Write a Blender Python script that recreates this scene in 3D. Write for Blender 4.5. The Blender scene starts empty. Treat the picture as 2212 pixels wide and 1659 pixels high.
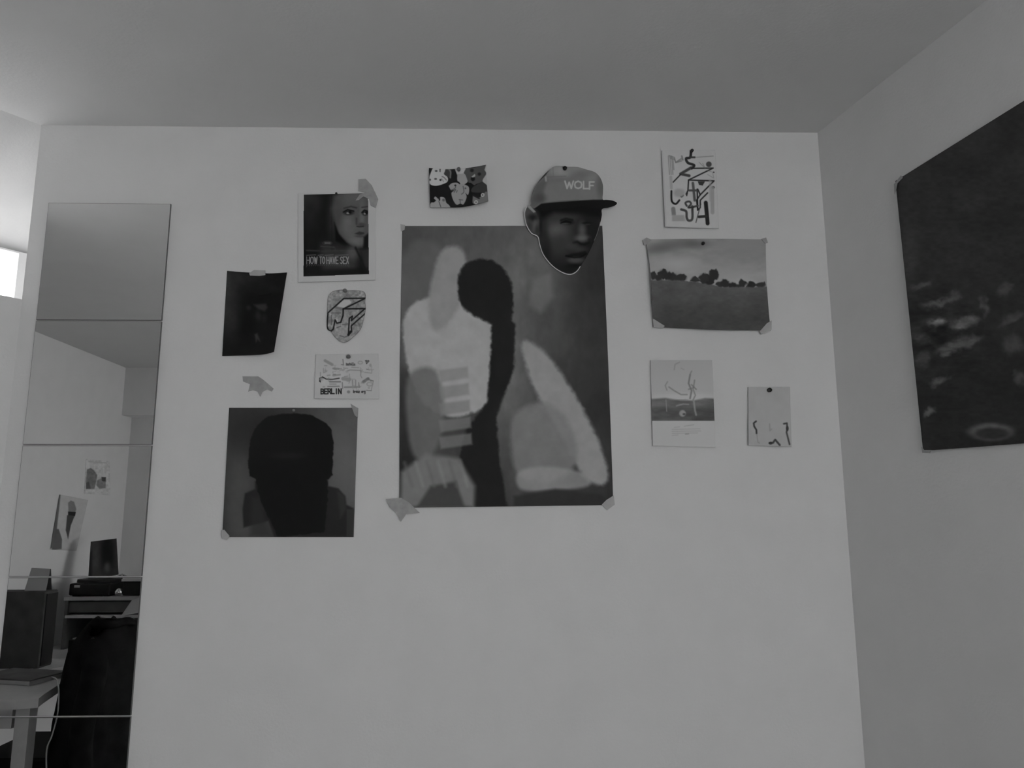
import bpy, bmesh, math, random
import numpy as np
from mathutils import Vector, Matrix
random.seed(4)
rng = np.random.default_rng(11)
scene = bpy.context.scene
COL = scene.collection

# ------------------------------------------------------------------ camera
CX, CY, F = 1106.0, 829.5, 1650.0
PITCH, YAW, ROLL = 0.17045, -0.02333, 0.00174
EYE = 1.45
CAM = np.array([0.0, -1.81432, EYE])
def _rot(p, y, r):
    c, s = math.cos(y), math.sin(y); Rz = np.array([[c,-s,0],[s,c,0],[0,0,1]])
    c, s = math.cos(p), math.sin(p); Rx = np.array([[1,0,0],[0,c,-s],[0,s,c]])
    c, s = math.cos(r), math.sin(r); Ry = np.array([[c,0,s],[0,1,0],[-s,0,c]])
    return Rz @ Rx @ Ry
ROT = _rot(PITCH, YAW, ROLL)
cam_data = bpy.data.cameras.new('camera')
cam = bpy.data.objects.new('camera', cam_data); COL.objects.link(cam)
R_, F_, U_ = ROT[:,0], ROT[:,1], ROT[:,2]
cam.matrix_world = Matrix([[R_[0],U_[0],-F_[0],CAM[0]],[R_[1],U_[1],-F_[1],CAM[1]],[R_[2],U_[2],-F_[2],CAM[2]],[0,0,0,1]])
cam_data.sensor_width = 36.0
cam_data.lens = 36.0 * F / 2212.0
cam_data.clip_start = 0.02
scene.camera = cam

# ------------------------------------------------------------------ world, light, exposure
world = bpy.data.worlds.new('overcast_sky'); scene.world = world
world.use_nodes = True
world.node_tree.nodes['Background'].inputs['Color'].default_value = (1,1,1,1)
world.node_tree.nodes['Background'].inputs['Strength'].default_value = 7.6
def area(name, loc, target, sx, sy, power):
    d = bpy.data.lights.new(name, 'AREA'); d.shape = 'RECTANGLE'; d.size = sx; d.size_y = sy; d.energy = power
    o = bpy.data.objects.new(name, d); COL.objects.link(o); o.location = loc
    o.rotation_euler = (Vector(target) - Vector(loc)).to_track_quat('-Z', 'Y').to_euler()
    return o
WIN_X0, WIN_X1, WIN_Z0, WIN_Z1 = 0.15, 1.30, 0.85, 2.1     # the daylight window in the wall behind the camera
area('window_daylight', (0.72, -3.25, 1.50), (-0.85, -0.25, 1.32), .85, 1.15, 1.6)
area('added_side_fill', (1.33, -2.55, 1.45), (-2.0, -2.0, 1.15), .85, 1.0, 5.6)  # added fill lamp from the right, brightens the left wall in the mirror
scene.view_settings.view_transform = 'Standard'
scene.view_settings.look = 'None'
scene.view_settings.gamma = 1.0
scene.view_settings.use_curve_mapping = False
scene.view_settings.exposure = -0.45

# ------------------------------------------------------------------ helpers
ZC = EYE + 0.97214
XL, XR = -1.14391, 0.83239
LW = -2.45
BY = -3.24
def lin(v):
    v = np.asarray(v, dtype=float) / 255.0
    return np.where(v <= 0.04045, v/12.92, ((v+0.055)/1.055)**2.4)
WALLA = 0.76
def ray(u, v):
    return ROT @ np.array([(u-CX)/F, 1.0, -(v-CY)/F])
def on_wall(u, v, lift=0.0):            # a point on the picture wall, lifted a little off it
    d = ray(u, v); t = (-lift - CAM[1]) / d[1]; return CAM + t*d
RD = np.array([0.2065, -0.9784, 0.0])   # the right wall runs towards the viewer along this
RN = np.array([-0.9784, -0.2065, 0.0])  # its normal, into the room
RP = np.array([XR, 0.0, 0.0])
def on_right(u, v, lift=0.0):
    d = ray(u, v); t = ((RP + RN*lift - CAM) @ RN) / (d @ RN); return CAM + t*d
def mir(u, v):
    d = ray(u, v); t = (-0.006 - CAM[1]) / d[1]; return CAM + t*d, d*np.array([1,-1,1])
def seen(u, v, axis, val):              # a point of the room seen in the mirror tiles
    P, d = mir(u, v); t = (val - P[axis]) / d[axis]; return P + t*d
def on_left(u, v, lift=0.0):
    return seen(u, v, 0, LW + lift)

def material(name, v=None, albedo=None, rough=0.75, spec=0.12, metallic=0.0, noise=0.0, nscale=30.0, bump=0.0, bscale=120.0, vcol=False, emit=None):
    m = bpy.data.materials.new(name); m.use_nodes = True
    nt = m.node_tree; b = nt.nodes['Principled BSDF']
    b.inputs['Roughness'].default_value = rough
    b.inputs['Specular IOR Level'].default_value = spec
    b.inputs['Metallic'].default_value = metallic
    a = albedo if albedo is not None else (float(lin(v)) if v is not None else 0.5)
    b.inputs['Base Color'].default_value = (a, a, a, 1)
    if vcol:
        n = nt.nodes.new('ShaderNodeVertexColor'); n.layer_name = 'print'
        nt.links.new(n.outputs['Color'], b.inputs['Base Color'])
    elif noise > 0:
        tc = nt.nodes.new('ShaderNodeTexCoord'); n = nt.nodes.new('ShaderNodeTexNoise')
        n.inputs['Scale'].default_value = nscale; n.inputs['Detail'].default_value = 5
        r = nt.nodes.new('ShaderNodeMapRange')
        r.inputs['From Min'].default_value = 0.3; r.inputs['From Max'].default_value = 0.7
        r.inputs['To Min'].default_value = a*(1-noise); r.inputs['To Max'].default_value = a*(1+noise)
        nt.links.new(tc.outputs['Object'], n.inputs['Vector']); nt.links.new(n.outputs['Fac'], r.inputs['Value'])
        nt.links.new(r.outputs['Result'], b.inputs['Base Color'])
    if bump > 0:
        tc = nt.nodes.new('ShaderNodeTexCoord'); n = nt.nodes.new('ShaderNodeTexNoise')
        n.inputs['Scale'].default_value = bscale; n.inputs['Detail'].default_value = 4
        bp = nt.nodes.new('ShaderNodeBump'); bp.inputs['Strength'].default_value = bump; bp.inputs['Distance'].default_value = 0.002
        nt.links.new(tc.outputs['Object'], n.inputs['Vector']); nt.links.new(n.outputs['Fac'], bp.inputs['Height'])
        nt.links.new(bp.outputs['Normal'], b.inputs['Normal'])
    return m
M_wall = material('painted_plaster', albedo=WALLA, rough=0.85, spec=0.1, noise=0.02, nscale=9, bump=0.25, bscale=160)
M_ceil = material('ceiling_paint', albedo=0.68, rough=0.9, spec=0.05, noise=0.02, nscale=6, bump=0.25, bscale=140)
M_floor = material('floor_boards', albedo=0.16, rough=0.6, noise=0.2, nscale=4)
M_print = material('printed_paper', rough=0.8, spec=0.05, vcol=True)
M_paper = material('paper_back', albedo=0.7, rough=0.85)
M_frame = material('white_window_frame', albedo=0.8, rough=0.5)
M_tape = material('masking_tape', albedo=0.48, rough=0.7, noise=0.05, nscale=60)
M_tape_dk = material('worn_masking_tape', albedo=0.5, rough=0.7, noise=0.12, nscale=60)
M_tape_dk.node_tree.nodes['Principled BSDF'].inputs['Alpha'].default_value = 0.7
M_pin = material('dark_pin_plastic', albedo=0.03, rough=0.4, spec=0.3)
M_pin2 = material('grey_pin_plastic', albedo=0.16, rough=0.4, spec=0.3)
M_black = material('black_plastic', albedo=0.012, rough=0.5, spec=0.25)
M_jacket = material('black_cloth', albedo=0.011, rough=0.95, spec=0.05, noise=0.4, nscale=18, bump=0.6, bscale=60)
M_white = material('white_laminate', albedo=0.55, rough=0.5, noise=0.03)
M_grey = material('grey_card', albedo=0.13, rough=0.8, noise=0.15, nscale=14)
M_dgrey = material('dark_grey_card', albedo=0.075, rough=0.8, noise=0.2, nscale=14)
M_wood = material('pale_wood', albedo=0.42, rough=0.6, noise=0.1, nscale=12)
M_metal = material('brushed_metal', albedo=0.6, rough=0.25, metallic=1.0)
M_cable = material('white_cable', albedo=0.5, rough=0.5)
M_mirror = material('mirror_silver', albedo=0.93, rough=0.0, metallic=1.0)
M_edge = material('mirror_edge', albedo=0.16, rough=0.4)
mg = bpy.data.materials.new('clear_glass'); mg.use_nodes = True
_nt = mg.node_tree; _nt.nodes.clear()
_o = _nt.nodes.new('ShaderNodeOutputMaterial'); _mx = _nt.nodes.new('ShaderNodeMixShader'); _t = _nt.nodes.new('ShaderNodeBsdfTransparent'); _g = _nt.nodes.new('ShaderNodeBsdfGlossy')
_g.inputs['Roughness'].default_value = 0.02; _mx.inputs[0].default_value = 0.06
_nt.links.new(_t.outputs[0], _mx.inputs[1]); _nt.links.new(_g.outputs[0], _mx.inputs[2]); _nt.links.new(_mx.outputs[0], _o.inputs['Surface'])
M_glass = mg

def tag(o, label=None, cat=None, group=None, kind=None):
    if label: o['label'] = label
    if cat: o['category'] = cat
    if group: o['group'] = group
    if kind: o['kind'] = kind
    return o
def mesh_obj(name, verts, faces, mats, parent=None, smooth=False):
    me = bpy.data.meshes.new(name); me.from_pydata([tuple(map(float, v)) for v in verts], [], faces); me.update()
    for m in (mats if isinstance(mats, (list, tuple)) else [mats]): me.materials.append(m)
    if smooth: me.polygons.foreach_set('use_smooth', [True]*len(me.polygons))
    o = bpy.data.objects.new(name, me); COL.objects.link(o)
    if parent: o.parent = parent; o.matrix_parent_inverse = parent.matrix_basis.inverted()
    return o
def from_bm(name, bm, m, parent=None, smooth=False):
    bmesh.ops.recalc_face_normals(bm, faces=bm.faces)
    me = bpy.data.meshes.new(name); bm.to_mesh(me); bm.free(); me.materials.append(m)
    if smooth: me.polygons.foreach_set('use_smooth', [True]*len(me.polygons))
    o = bpy.data.objects.new(name, me); COL.objects.link(o)
    if parent: o.parent = parent; o.matrix_parent_inverse = parent.matrix_basis.inverted()
    return o
def add_box(bm, c, s, rz=0.0, rx=0.0, ry=0.0, bevel=0.0):
    r = bmesh.ops.create_cube(bm, size=1.0); vs = r['verts']
    bmesh.ops.scale(bm, vec=s, verts=vs)
    if bevel > 0:
        es = list({e for v in vs for e in v.link_edges})
        rb = bmesh.ops.bevel(bm, geom=es, offset=bevel, segments=2, affect='EDGES', profile=0.5)
        vs = list({v for f in rb['faces'] for v in f.verts} | {v for v in vs if v.is_valid})
    Mx = Matrix.Translation(c) @ Matrix.Rotation(rz, 4, 'Z') @ Matrix.Rotation(ry, 4, 'Y') @ Matrix.Rotation(rx, 4, 'X')
    bmesh.ops.transform(bm, matrix=Mx, verts=vs)
def box(name, c, s, m, parent=None, **k):
    bm = bmesh.new(); add_box(bm, Vector(c), s, **k); return from_bm(name, bm, m, parent)
def prism(name, pts, z0, z1, m, parent=None):
    bm = bmesh.new()
    a = [bm.verts.new((p[0], p[1], z0)) for p in pts]; b = [bm.verts.new((p[0], p[1], z1)) for p in pts]
    bm.faces.new(a); bm.faces.new(b)
    n = len(pts)
    for i in range(n): bm.faces.new((a[i], a[(i+1)%n], b[(i+1)%n], b[i]))
    return from_bm(name, bm, m, parent)
def hexa(name, P, m, parent=None):       # eight corners: four of one face, then four of the opposite one
    bm = bmesh.new(); v = [bm.verts.new(tuple(p)) for p in P]
    for f in ((0,1,2,3),(4,5,6,7),(0,1,5,4),(1,2,6,5),(2,3,7,6),(3,0,4,7)): bm.faces.new([v[i] for i in f])
    return from_bm(name, bm, m, parent)
def tube(name, pts, r, m, parent=None, seg=8):
    bm = bmesh.new(); rings = []
    P = [Vector(p) for p in pts]
    for i, p in enumerate(P):
        d = (P[min(i+1, len(P)-1)] - P[max(i-1, 0)]).normalized()
        q = d.to_track_quat('Z', 'Y')
        rings.append([bm.verts.new(p + q @ Vector((math.cos(a)*r, math.sin(a)*r, 0))) for a in [2*math.pi*k/seg for k in range(seg)]])
    for a, b in zip(rings, rings[1:]):
        for k in range(seg): bm.faces.new((a[k], a[(k+1)%seg], b[(k+1)%seg], b[k]))
    bm.faces.new(rings[0]); bm.faces.new(rings[-1])
    return from_bm(name, bm, m, parent, True)
def empty(name, loc, label, cat, group=None, rz=0.0):
    o = bpy.data.objects.new(name, None); COL.objects.link(o); o.location = tuple(map(float, loc)); o.rotation_euler = (0,0,rz)
    o.empty_display_size = 0.05
    return tag(o, label, cat, group)
def catmull(pts, n=8, closed=False):
    P = [np.array(p, float) for p in pts]; N = len(P); out = []
    rngi = range(N if closed else N-1)
    for i in rngi:
        if closed: a,b,c,d = P[i-1], P[i], P[(i+1)%N], P[(i+2)%N]
        else: a,b,c,d = P[max(i-1,0)], P[i], P[i+1], P[min(i+2,N-1)]
        for k in range(n):
            t = k/n; out.append(0.5*((2*b)+(-a+c)*t+(2*a-5*b+4*c-d)*t*t+(-a+3*b-3*c+d)*t**3))
    if not closed: out.append(P[-1])
    return [tuple(p) for p in out]

# ------------------------------------------------------------------ the room
def structure(o): o['kind'] = 'structure'; return o
structure(mesh_obj('wall_front', [(XL,0,0),(XR+.05,0,0),(XR+.05,0,ZC+.1),(XL,0,ZC+.1),(XL,.12,0),(XR+.05,.12,0),(XR+.05,.12,ZC+.1),(XL,.12,ZC+.1)],
    [(0,1,2,3),(5,4,7,6),(4,0,3,7),(1,5,6,2),(3,2,6,7),(4,5,1,0)], M_wall))
bmr = bmesh.new()
S0, S1, SZ0, SZ1 = 2.15, 3.1, 0.9, 2.0          # unseen side window opening, added to bring light onto the left wall
for s0, s1, z0, z1 in ((0,S0,0,ZC+.1),(S1,3.6,0,ZC+.1),(S0,S1,0,SZ0),(S0,S1,SZ1,ZC+.1)):
    p0, p1 = RP+RD*s0, RP+RD*s1; o_ = -RN*.12
    q8 = [(p0[0],p0[1],z0),(p1[0],p1[1],z0),(p1[0],p1[1],z1),(p0[0],p0[1],z1)]
    v = [bmr.verts.new(p) for p in q8]+[bmr.verts.new((p[0]+o_[0],p[1]+o_[1],p[2])) for p in q8]
    for f in ((0,1,2,3),(4,5,6,7),(0,1,5,4),(1,2,6,5),(2,3,7,6),(3,0,4,7)): bmr.faces.new([v[i] for i in f])
structure(from_bm('wall_right', bmr, M_wall))
# back wall with the daylight window and, at its left end, a beam over a shallow recess
bmw = bmesh.new()
RX0, RX1 = LW, -1.25
BZ = EYE + 0.655
def bb(x0,x1,y0,y1,z0,z1): add_box(bmw, Vector(((x0+x1)/2,(y0+y1)/2,(z0+z1)/2)), (x1-x0,y1-y0,z1-z0))
bb(RX0-.1, RX1, BY-.3, BY, BZ, ZC+.1)
bb(RX0-.1, RX1, BY-.3, BY-.14, 0, BZ)
bb(RX1, WIN_X0, BY-.3, BY, 0, ZC+.1)
bb(WIN_X1, 1.9, BY-.3, BY, 0, ZC+.1)
bb(WIN_X0, WIN_X1, BY-.3, BY, 0, WIN_Z0)
bb(WIN_X0, WIN_X1, BY-.3, BY, WIN_Z1, ZC+.1)
structure(from_bm('wall_back', bmw, M_wall))
# left wall and the oblique wall with the high window
WT = np.array([0.615, 0.789, 0.0]); WN = np.array([-0.789, 0.615, 0.0])
A = np.array([XL, 0.0, 0.0])
tE = (LW - XL)/WT[0]
E_ = A + WT*tE
KN = A + WT*-1.15     # where the oblique wall turns
structure(prism('wall_left', [(LW, BY-.3), (LW, KN[1]), (LW-.12, KN[1]), (LW-.12, BY-.3)], 0, ZC+.1, M_wall))
SILL = float(on_wall(45, 650)[2]) + 0.004
HEADZ = EYE + 0.738
def W(t, n, z): p = A + WT*t + WN*n; return (p[0], p[1], z)
ND = 0.36
bmw = bmesh.new()
def addhex(P):
    v = [bmw.verts.new(tuple(p)) for p in P]
    for f in ((0,1,2,3),(4,5,6,7),(0,1,5,4),(1,2,6,5),(2,3,7,6),(3,0,4,7)): bmw.faces.new([v[i] for i in f])
TL_ = -0.62                                     # left end of the niche
addhex([W(-1.15,0,0),W(TL_,0,0),W(TL_,0,ZC+.1),W(-1.15,0,ZC+.1),W(-1.15,ND+.1,0),W(TL_,ND+.1,0),W(TL_,ND+.1,ZC+.1),W(-1.15,ND+.1,ZC+.1)])
addhex([W(TL_,0,0),W(0,0,0),W(0,0,SILL),W(TL_,0,SILL),W(TL_,ND+.1,0),W(.35,ND+.1,0),W(.35,ND+.1,SILL),W(TL_,ND+.1,SILL)])
addhex([(LW-.12,KN[1],0),(KN[0],KN[1],0),(KN[0],KN[1],ZC+.1),(LW-.12,KN[1],ZC+.1),(LW-.12,KN[1]+.34,0),W(-1.15,ND+.1,0),W(-1.15,ND+.1,ZC+.1),(LW-.12,KN[1]+.34,ZC+.1)])
addhex([W(TL_,0,ZC),W(0,0,ZC),W(0,0,ZC+.1),W(TL_,0,ZC+.1),W(TL_,ND,HEADZ),W(.35,ND,HEADZ),W(.35,ND,ZC+.1),W(TL_,ND,ZC+.1)])   # sloping soffit
addhex([W(.0,.0,SILL),W(.06,0.0,SILL),W(.06,0.0,ZC+.1),W(.0,.0,ZC+.1),W(.22,ND,SILL),W(.35,ND,SILL),W(.35,ND,ZC+.1),W(.22,ND,ZC+.1)])   # right reveal behind the wall's end
structure(from_bm('wall_window_side', bmw, M_wall))
w1 = bpy.data.objects.new('window_1', None); COL.objects.link(w1); w1.location = W(-.25, ND, SILL); structure(w1)
def wbox(name, t0, t1, n0, n1, z0, z1, m, parent):
    return hexa(name, [W(t0,n0,z0),W(t1,n0,z0),W(t1,n0,z1),W(t0,n0,z1),W(t0,n1,z0),W(t1,n1,z0),W(t1,n1,z1),W(t0,n1,z1)], m, parent)
_d = ray(37, 585); _s = (ND-.03-(CAM-A) @ WN)/(_d @ WN); GT = float((CAM+_s*_d-A) @ WT)
wbox('window_stile', GT, GT+.075, ND-.03, ND+.03, SILL, HEADZ-.001, M_frame, w1)
wbox('window_stile', TL_, TL_+.06, ND-.03, ND+.03, SILL, HEADZ, M_frame, w1)
wbox('window_rail', TL_+.06, GT, ND-.03, ND+.03, HEADZ-.006, HEADZ-.001, M_frame, w1)
wbox('window_rail', TL_+.06, GT, ND-.03, ND+.03, SILL, SILL+.04, M_frame, w1)
wbox('window_pane', TL_+.06, GT, ND-.004, ND+.002, SILL+.04, HEADZ-.012, M_glass, w1)
# frame and pane of the added side window, out of view
w3 = bpy.data.objects.new('added_side_window', None); COL.objects.link(w3); w3.location = tuple(RP+RD*(S0+S1)/2+np.array([0,0,SZ0])); structure(w3)
def rbox(name, s0, s1, z0, z1, n0, n1, m):
    P8 = [RP+RD*s+np.array([0,0,z])-RN*n0 for s, z in ((s0,z0),(s1,z0),(s1,z1),(s0,z1))]+[RP+RD*s+np.array([0,0,z])-RN*n1 for s, z in ((s0,z0),(s1,z0),(s1,z1),(s0,z1))]
    return hexa(name, P8, m, w3)
for s0, s1, z0, z1, nm in ((S0,S0+.05,SZ0,SZ1,'window_stile'),(S1-.05,S1,SZ0,SZ1,'window_stile'),(S0+.05,S1-.05,SZ0,SZ0+.05,'window_rail'),(S0+.05,S1-.05,SZ1-.05,SZ1,'window_rail')): rbox(nm, s0, s1, z0, z1, .06, .10, M_frame)
rbox('window_pane', S0+.05, S1-.05, SZ0+.05, SZ1-.05, .078, .082, M_glass)
# window behind the camera
WMX = (WIN_X0+WIN_X1)/2
w2 = bpy.data.objects.new('window_2', None); COL.objects.link(w2); w2.location = ((WIN_X0+WIN_X1)/2, BY-.2, WIN_Z0); structure(w2)
for (x0,x1,z0,z1,nm) in ((WIN_X0,WIN_X0+.05,WIN_Z0,WIN_Z1,'window_stile'),(WIN_X1-.05,WIN_X1,WIN_Z0,WIN_Z1,'window_stile'),(WMX-.03,WMX+.03,WIN_Z0+.05,WIN_Z1-.05,'window_mullion'),
        (WIN_X0+.05,WIN_X1-.05,WIN_Z0,WIN_Z0+.05,'window_rail'),(WIN_X0+.05,WIN_X1-.05,WIN_Z1-.05,WIN_Z1,'window_rail')):
    box(nm, ((x0+x1)/2, BY-.2, (z0+z1)/2), (x1-x0, .05, z1-z0), M_frame, w2)
for x0, x1 in ((WIN_X0+.05,WMX-.03),(WMX+.03,WIN_X1-.05)):
    box('window_pane', ((x0+x1)/2, BY-.2, (WIN_Z0+WIN_Z1)/2), (x1-x0, .006, WIN_Z1-WIN_Z0-.1), M_glass, w2)
structure(prism('ceiling', [(LW-.12,BY-.3),(2.1,BY-.3),(2.1,.12),(XL,.12),tuple(W(0,0,0)[:2]),tuple(W(-1.15,0,0)[:2]),(LW-.12, KN[1])], ZC, ZC+.1, M_ceil))
structure(prism('floor', [(-2.6,BY-.3),(2.1,BY-.3),(2.1,.12),(XL-.3,.6),(-2.6,-.6)], -.1, 0, M_floor))

# ------------------------------------------------------------------ mirror tiles
X0, Z0, TS = -1.10217, EYE + 0.76398, 0.30
tile_names = ['topmost mirror tile of the column on the white wall, reflecting only ceiling',
  'second mirror tile from the top, reflecting the slope between ceiling and wall',
  'third mirror tile from the top, reflecting small pictures on a white wall',
  'fourth mirror tile from the top, reflecting the desk and black jacket',
  'lowest mirror tile in view, reflecting table leg and dark chair']
for i, lb in enumerate(tile_names):
    zt = Z0 - TS*i; g = 0.0014
    t = empty('mirror_tile', (X0+TS/2, -0.001, zt-TS+g), lb, 'mirror', 'square mirror tiles in a column on the wall')
    x0, x1, z0, z1 = X0+g*.5, X0+TS-g*.5, zt-TS+g, zt-g
    box('glass_edge', ((x0+x1)/2, -.0032, (z0+z1)/2), (x1-x0, .0048, z1-z0), M_edge, t)
    mesh_obj('mirror_face', [(x0+.0008,-.006,z0+.0008),(x1-.0008,-.006,z0+.0008),(x1-.0008,-.006,z1-.0008),(x0+.0008,-.006,z1-.0008)], [(0,1,2,3)], M_mirror, t)

# ------------------------------------------------------------------ painter: flat print is worked out per mesh corner
def seg_dist(U, V, pts, closed=False):
    D = np.full(U.shape, 1e9, np.float32); n = len(pts)
    for i in range(n if closed else n-1):
        ax, ay = pts[i]; bx, by = pts[(i+1)%n]; dx, dy = bx-ax, by-ay; L = dx*dx+dy*dy+1e-9
        t = np.clip(((U-ax)*dx+(V-ay)*dy)/L, 0, 1)
        D = np.minimum(D, np.hypot(U-ax-t*dx, V-ay-t*dy))
    return D
def inside(U, V, pts):
    I = np.zeros(U.shape, bool); n = len(pts)
    for i in range(n):
        ax, ay = pts[i]; bx, by = pts[(i+1)%n]
        if ay == by: continue
        c = ((ay > V) != (by > V)) & (U < (bx-ax)*(V-ay)/(by-ay)+ax); I ^= c
    return I
def fnoise(U, V, sc, seed=0, sx=1.0, sy=1.0):
    r = np.random.default_rng(seed); out = np.zeros(U.shape); amp = 1.0; tot = 0
    for o in range(4):
        G = r.random((64, 64)); x = U/(sc*sx)*2**o+7.3*o; y = V/(sc*sy)*2**o+3.1*o
        xi = np.floor(x).astype(int); yi = np.floor(y).astype(int); fx = x-xi; fy = y-yi; fx = fx*fx*(3-2*fx); fy = fy*fy*(3-2*fy)
        g = lambda a, b: G[a % 64, b % 64]
        out += amp*((g(xi,yi)*(1-fx)+g(xi+1,yi)*fx)*(1-fy)+(g(xi,yi+1)*(1-fx)+g(xi+1,yi+1)*fx)*fy); tot += amp; amp *= .5
    return out/tot-.5
class Art:
    def __init__(s, U, V, base): s.U, s.V = U, V; s.C = np.full(U.shape, float(base))
    def mix(s, m, v): s.C = s.C*(1-m)+v*m
    def poly(s, pts, v, blur=1.0, a=1.0, sm=False, wob=0.0, seed=1):
        if sm: pts = catmull(pts, 6, True)
        U, V = s.U, s.V
        if wob: U = U+fnoise(U, V, 9, seed)*wob; V = V+fnoise(s.U, V, 9, seed+50)*wob
        d = seg_dist(U, V, pts, True); d = np.where(inside(U, V, pts), -d, d)
        t = np.clip(.5-d/(2*blur), 0, 1); s.mix(a*t*t*(3-2*t), v)
    def line(s, pts, w, v, blur=.8, a=1.0, sm=False, closed=False):
        if sm: pts = catmull(pts, 6, closed)
        d = seg_dist(s.U, s.V, pts, closed)-w/2; s.mix(a*np.clip(.5-d/(2*blur), 0, 1), v)
    def ell(s, cx, cy, rx, ry, v, rot=0.0, soft=.3, a=1.0):
        c, q = math.cos(rot), math.sin(rot); x = (s.U-cx)*c+(s.V-cy)*q; y = -(s.U-cx)*q+(s.V-cy)*c
        r = np.sqrt((x/rx)**2+(y/ry)**2); t = np.clip((1+soft-r)/(2*soft), 0, 1); s.mix(a*t*t*(3-2*t), v)
    def grain(s, sc, amp, seed=3, sx=1, sy=1): s.C = s.C*(1+fnoise(s.U, s.V, sc, seed, sx, sy)*amp)
    def grad(s, p0, v0, p1, v1, a=1.0):
        dx, dy = p1[0]-p0[0], p1[1]-p0[1]; t = np.clip(((s.U-p0[0])*dx+(s.V-p0[1])*dy)/(dx*dx+dy*dy), 0, 1); s.mix(a, v0+(v1-v0)*t)
    def text(s, txt, x, y, w, h, sw, v, slope=0.0, gap=.28, a=1.0, slant=0.0, blur=.6, jitter=0.0, seed=0):
        r = random.Random(seed); n = len(txt); cw = w/(n+(n-1)*gap); px = x
        for ch in txt:
            jy = r.uniform(-jitter, jitter)
            for st in FONT.get(ch, []):
                s.line([(px+(p[0]+slant*(1-p[1]))*cw, y+(px-x)*slope+p[1]*h+jy) for p in st], sw, v, blur, a)
            px += cw*(1+gap)
FONT = {'A':[[(0,1),(.5,0),(1,1)],[(.2,.62),(.8,.62)]],'B':[[(0,1),(0,0),(.75,.05),(.9,.25),(.7,.46),(0,.48)],[(.7,.48),(1,.72),(.8,.97),(0,1)]],
 'C':[[(1,.15),(.6,0),(.1,.2),(0,.5),(.1,.8),(.6,1),(1,.85)]],
 'E':[[(1,0),(0,0),(0,1),(1,1)],[(0,.5),(.8,.5)]],'F':[[(1,0),(0,0),(0,1)],[(0,.5),(.8,.5)]],'H':[[(0,0),(0,1)],[(1,0),(1,1)],[(0,.5),(1,.5)]],
 'I':[[(.5,0),(.5,1)]],'L':[[(0,0),(0,1),(1,1)]],'N':[[(0,1),(0,0),(1,1),(1,0)]],'O':[[(.5,0),(.1,.15),(0,.5),(.1,.85),(.5,1),(.9,.85),(1,.5),(.9,.15),(.5,0)]],
 'R':[[(0,1),(0,0),(.8,.05),(.95,.25),(.75,.5),(0,.5)],[(.5,.5),(1,1)]],'S':[[(1,.12),(.5,0),(.05,.2),(.3,.45),(.75,.56),(.95,.8),(.5,1),(0,.88)]],
 'T':[[(0,0),(1,0)],[(.5,0),(.5,1)]],'V':[[(0,0),(.5,1),(1,0)]],'W':[[(0,0),(.25,1),(.5,.15),(.75,1),(1,0)]],'X':[[(0,0),(1,1)],[(1,0),(0,1)]],
 'P':[[(0,1),(0,0),(.8,.05),(.95,.25),(.75,.5),(0,.5)]],
 'a':[[(.9,.4),(.3,.4),(0,.7),(.3,1),(.9,.9)],[(.9,.4),(.95,1)]],'i':[[(.5,.45),(.5,1)],[(.5,.2),(.5,.25)]],'l':[[(.3,0),(.3,.9),(.7,1)]],
 'o':[[(.5,.4),(.1,.55),(.1,.85),(.5,1),(.9,.85),(.9,.55),(.5,.4)]],'k':[[(.1,0),(.1,1)],[(.8,.4),(.1,.7),(.8,1)]],'e':[[(.1,.7),(.9,.65),(.5,.4),(.1,.6),(.2,.95),(.9,.95)]],
 'h':[[(.1,0),(.1,1)],[(.1,.6),(.6,.4),(.9,.6),(.9,1)]],'n':[[(.1,.4),(.1,1)],[(.1,.6),(.6,.4),(.9,.6),(.9,1)]],'t':[[(.5,.1),(.5,1)],[(.1,.4),(.9,.4)]],
 's':[[(.9,.45),(.3,.4),(.2,.62),(.8,.75),(.7,1),(.1,.95)]],'u':[[(.1,.4),(.1,.9),(.6,1),(.9,.8)],[(.9,.4),(.9,1)]],'r':[[(.1,.4),(.1,1)],[(.1,.6),(.8,.42)]],
 'y':[[(.1,.4),(.5,.95)],[(.9,.4),(.3,1.35)]],'z':[[(.1,.4),(.9,.4),(.1,1),(.9,1)]],'g':[[(.9,.4),(.3,.4),(.1,.7),(.5,.95),(.9,.8)],[(.9,.4),(.9,1.3),(.2,1.35)]],'m':[[(0,.4),(0,1)],[(0,.55),(.5,.4),(.5,1)],[(.5,.55),(1,.4),(1,1)]],
 '4':[[(.8,1),(.8,0),(0,.65),(1,.65)]]}

def set_print(me, C, ref):
    a = WALLA*lin(np.clip(C, 0, 255))/float(lin(ref)); a = np.clip(a, .002, .9).astype(np.float32)
    at = me.color_attributes.new('print', 'FLOAT_COLOR', 'POINT')
    buf = np.ones((len(a), 4), np.float32); buf[:,0] = buf[:,1] = buf[:,2] = a
    at.data.foreach_set('color', buf.ravel())
def build_grid(name, P, C, ref, nu, nv, parent=None, mat=None):
    # P: (nv, nu, 3) front points; a thin sheet with a back and a rim behind it
    P = P.reshape(-1, 3)
    idx = np.arange(nu*nv).reshape(nv, nu)
    q = np.stack([idx[:-1,:-1], idx[1:,:-1], idx[1:,1:], idx[:-1,1:]], -1).reshape(-1, 4)
    rim = list(idx[0,:])+list(idx[1:,-1])+list(idx[-1,-2::-1])+list(idx[-2:0:-1,0])
    c = P[idx[nv//2, nu//2]]
    n = np.cross(P[idx[0,-1]]-P[idx[0,0]], P[idx[-1,0]]-P[idx[0,0]]); n /= np.linalg.norm(n)
    toroom = np.array([0,-1.5,1.4])-c
    if n @ toroom < 0: n = -n
    return sheet(name, P, q, rim, n, C, ref, parent)
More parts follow.
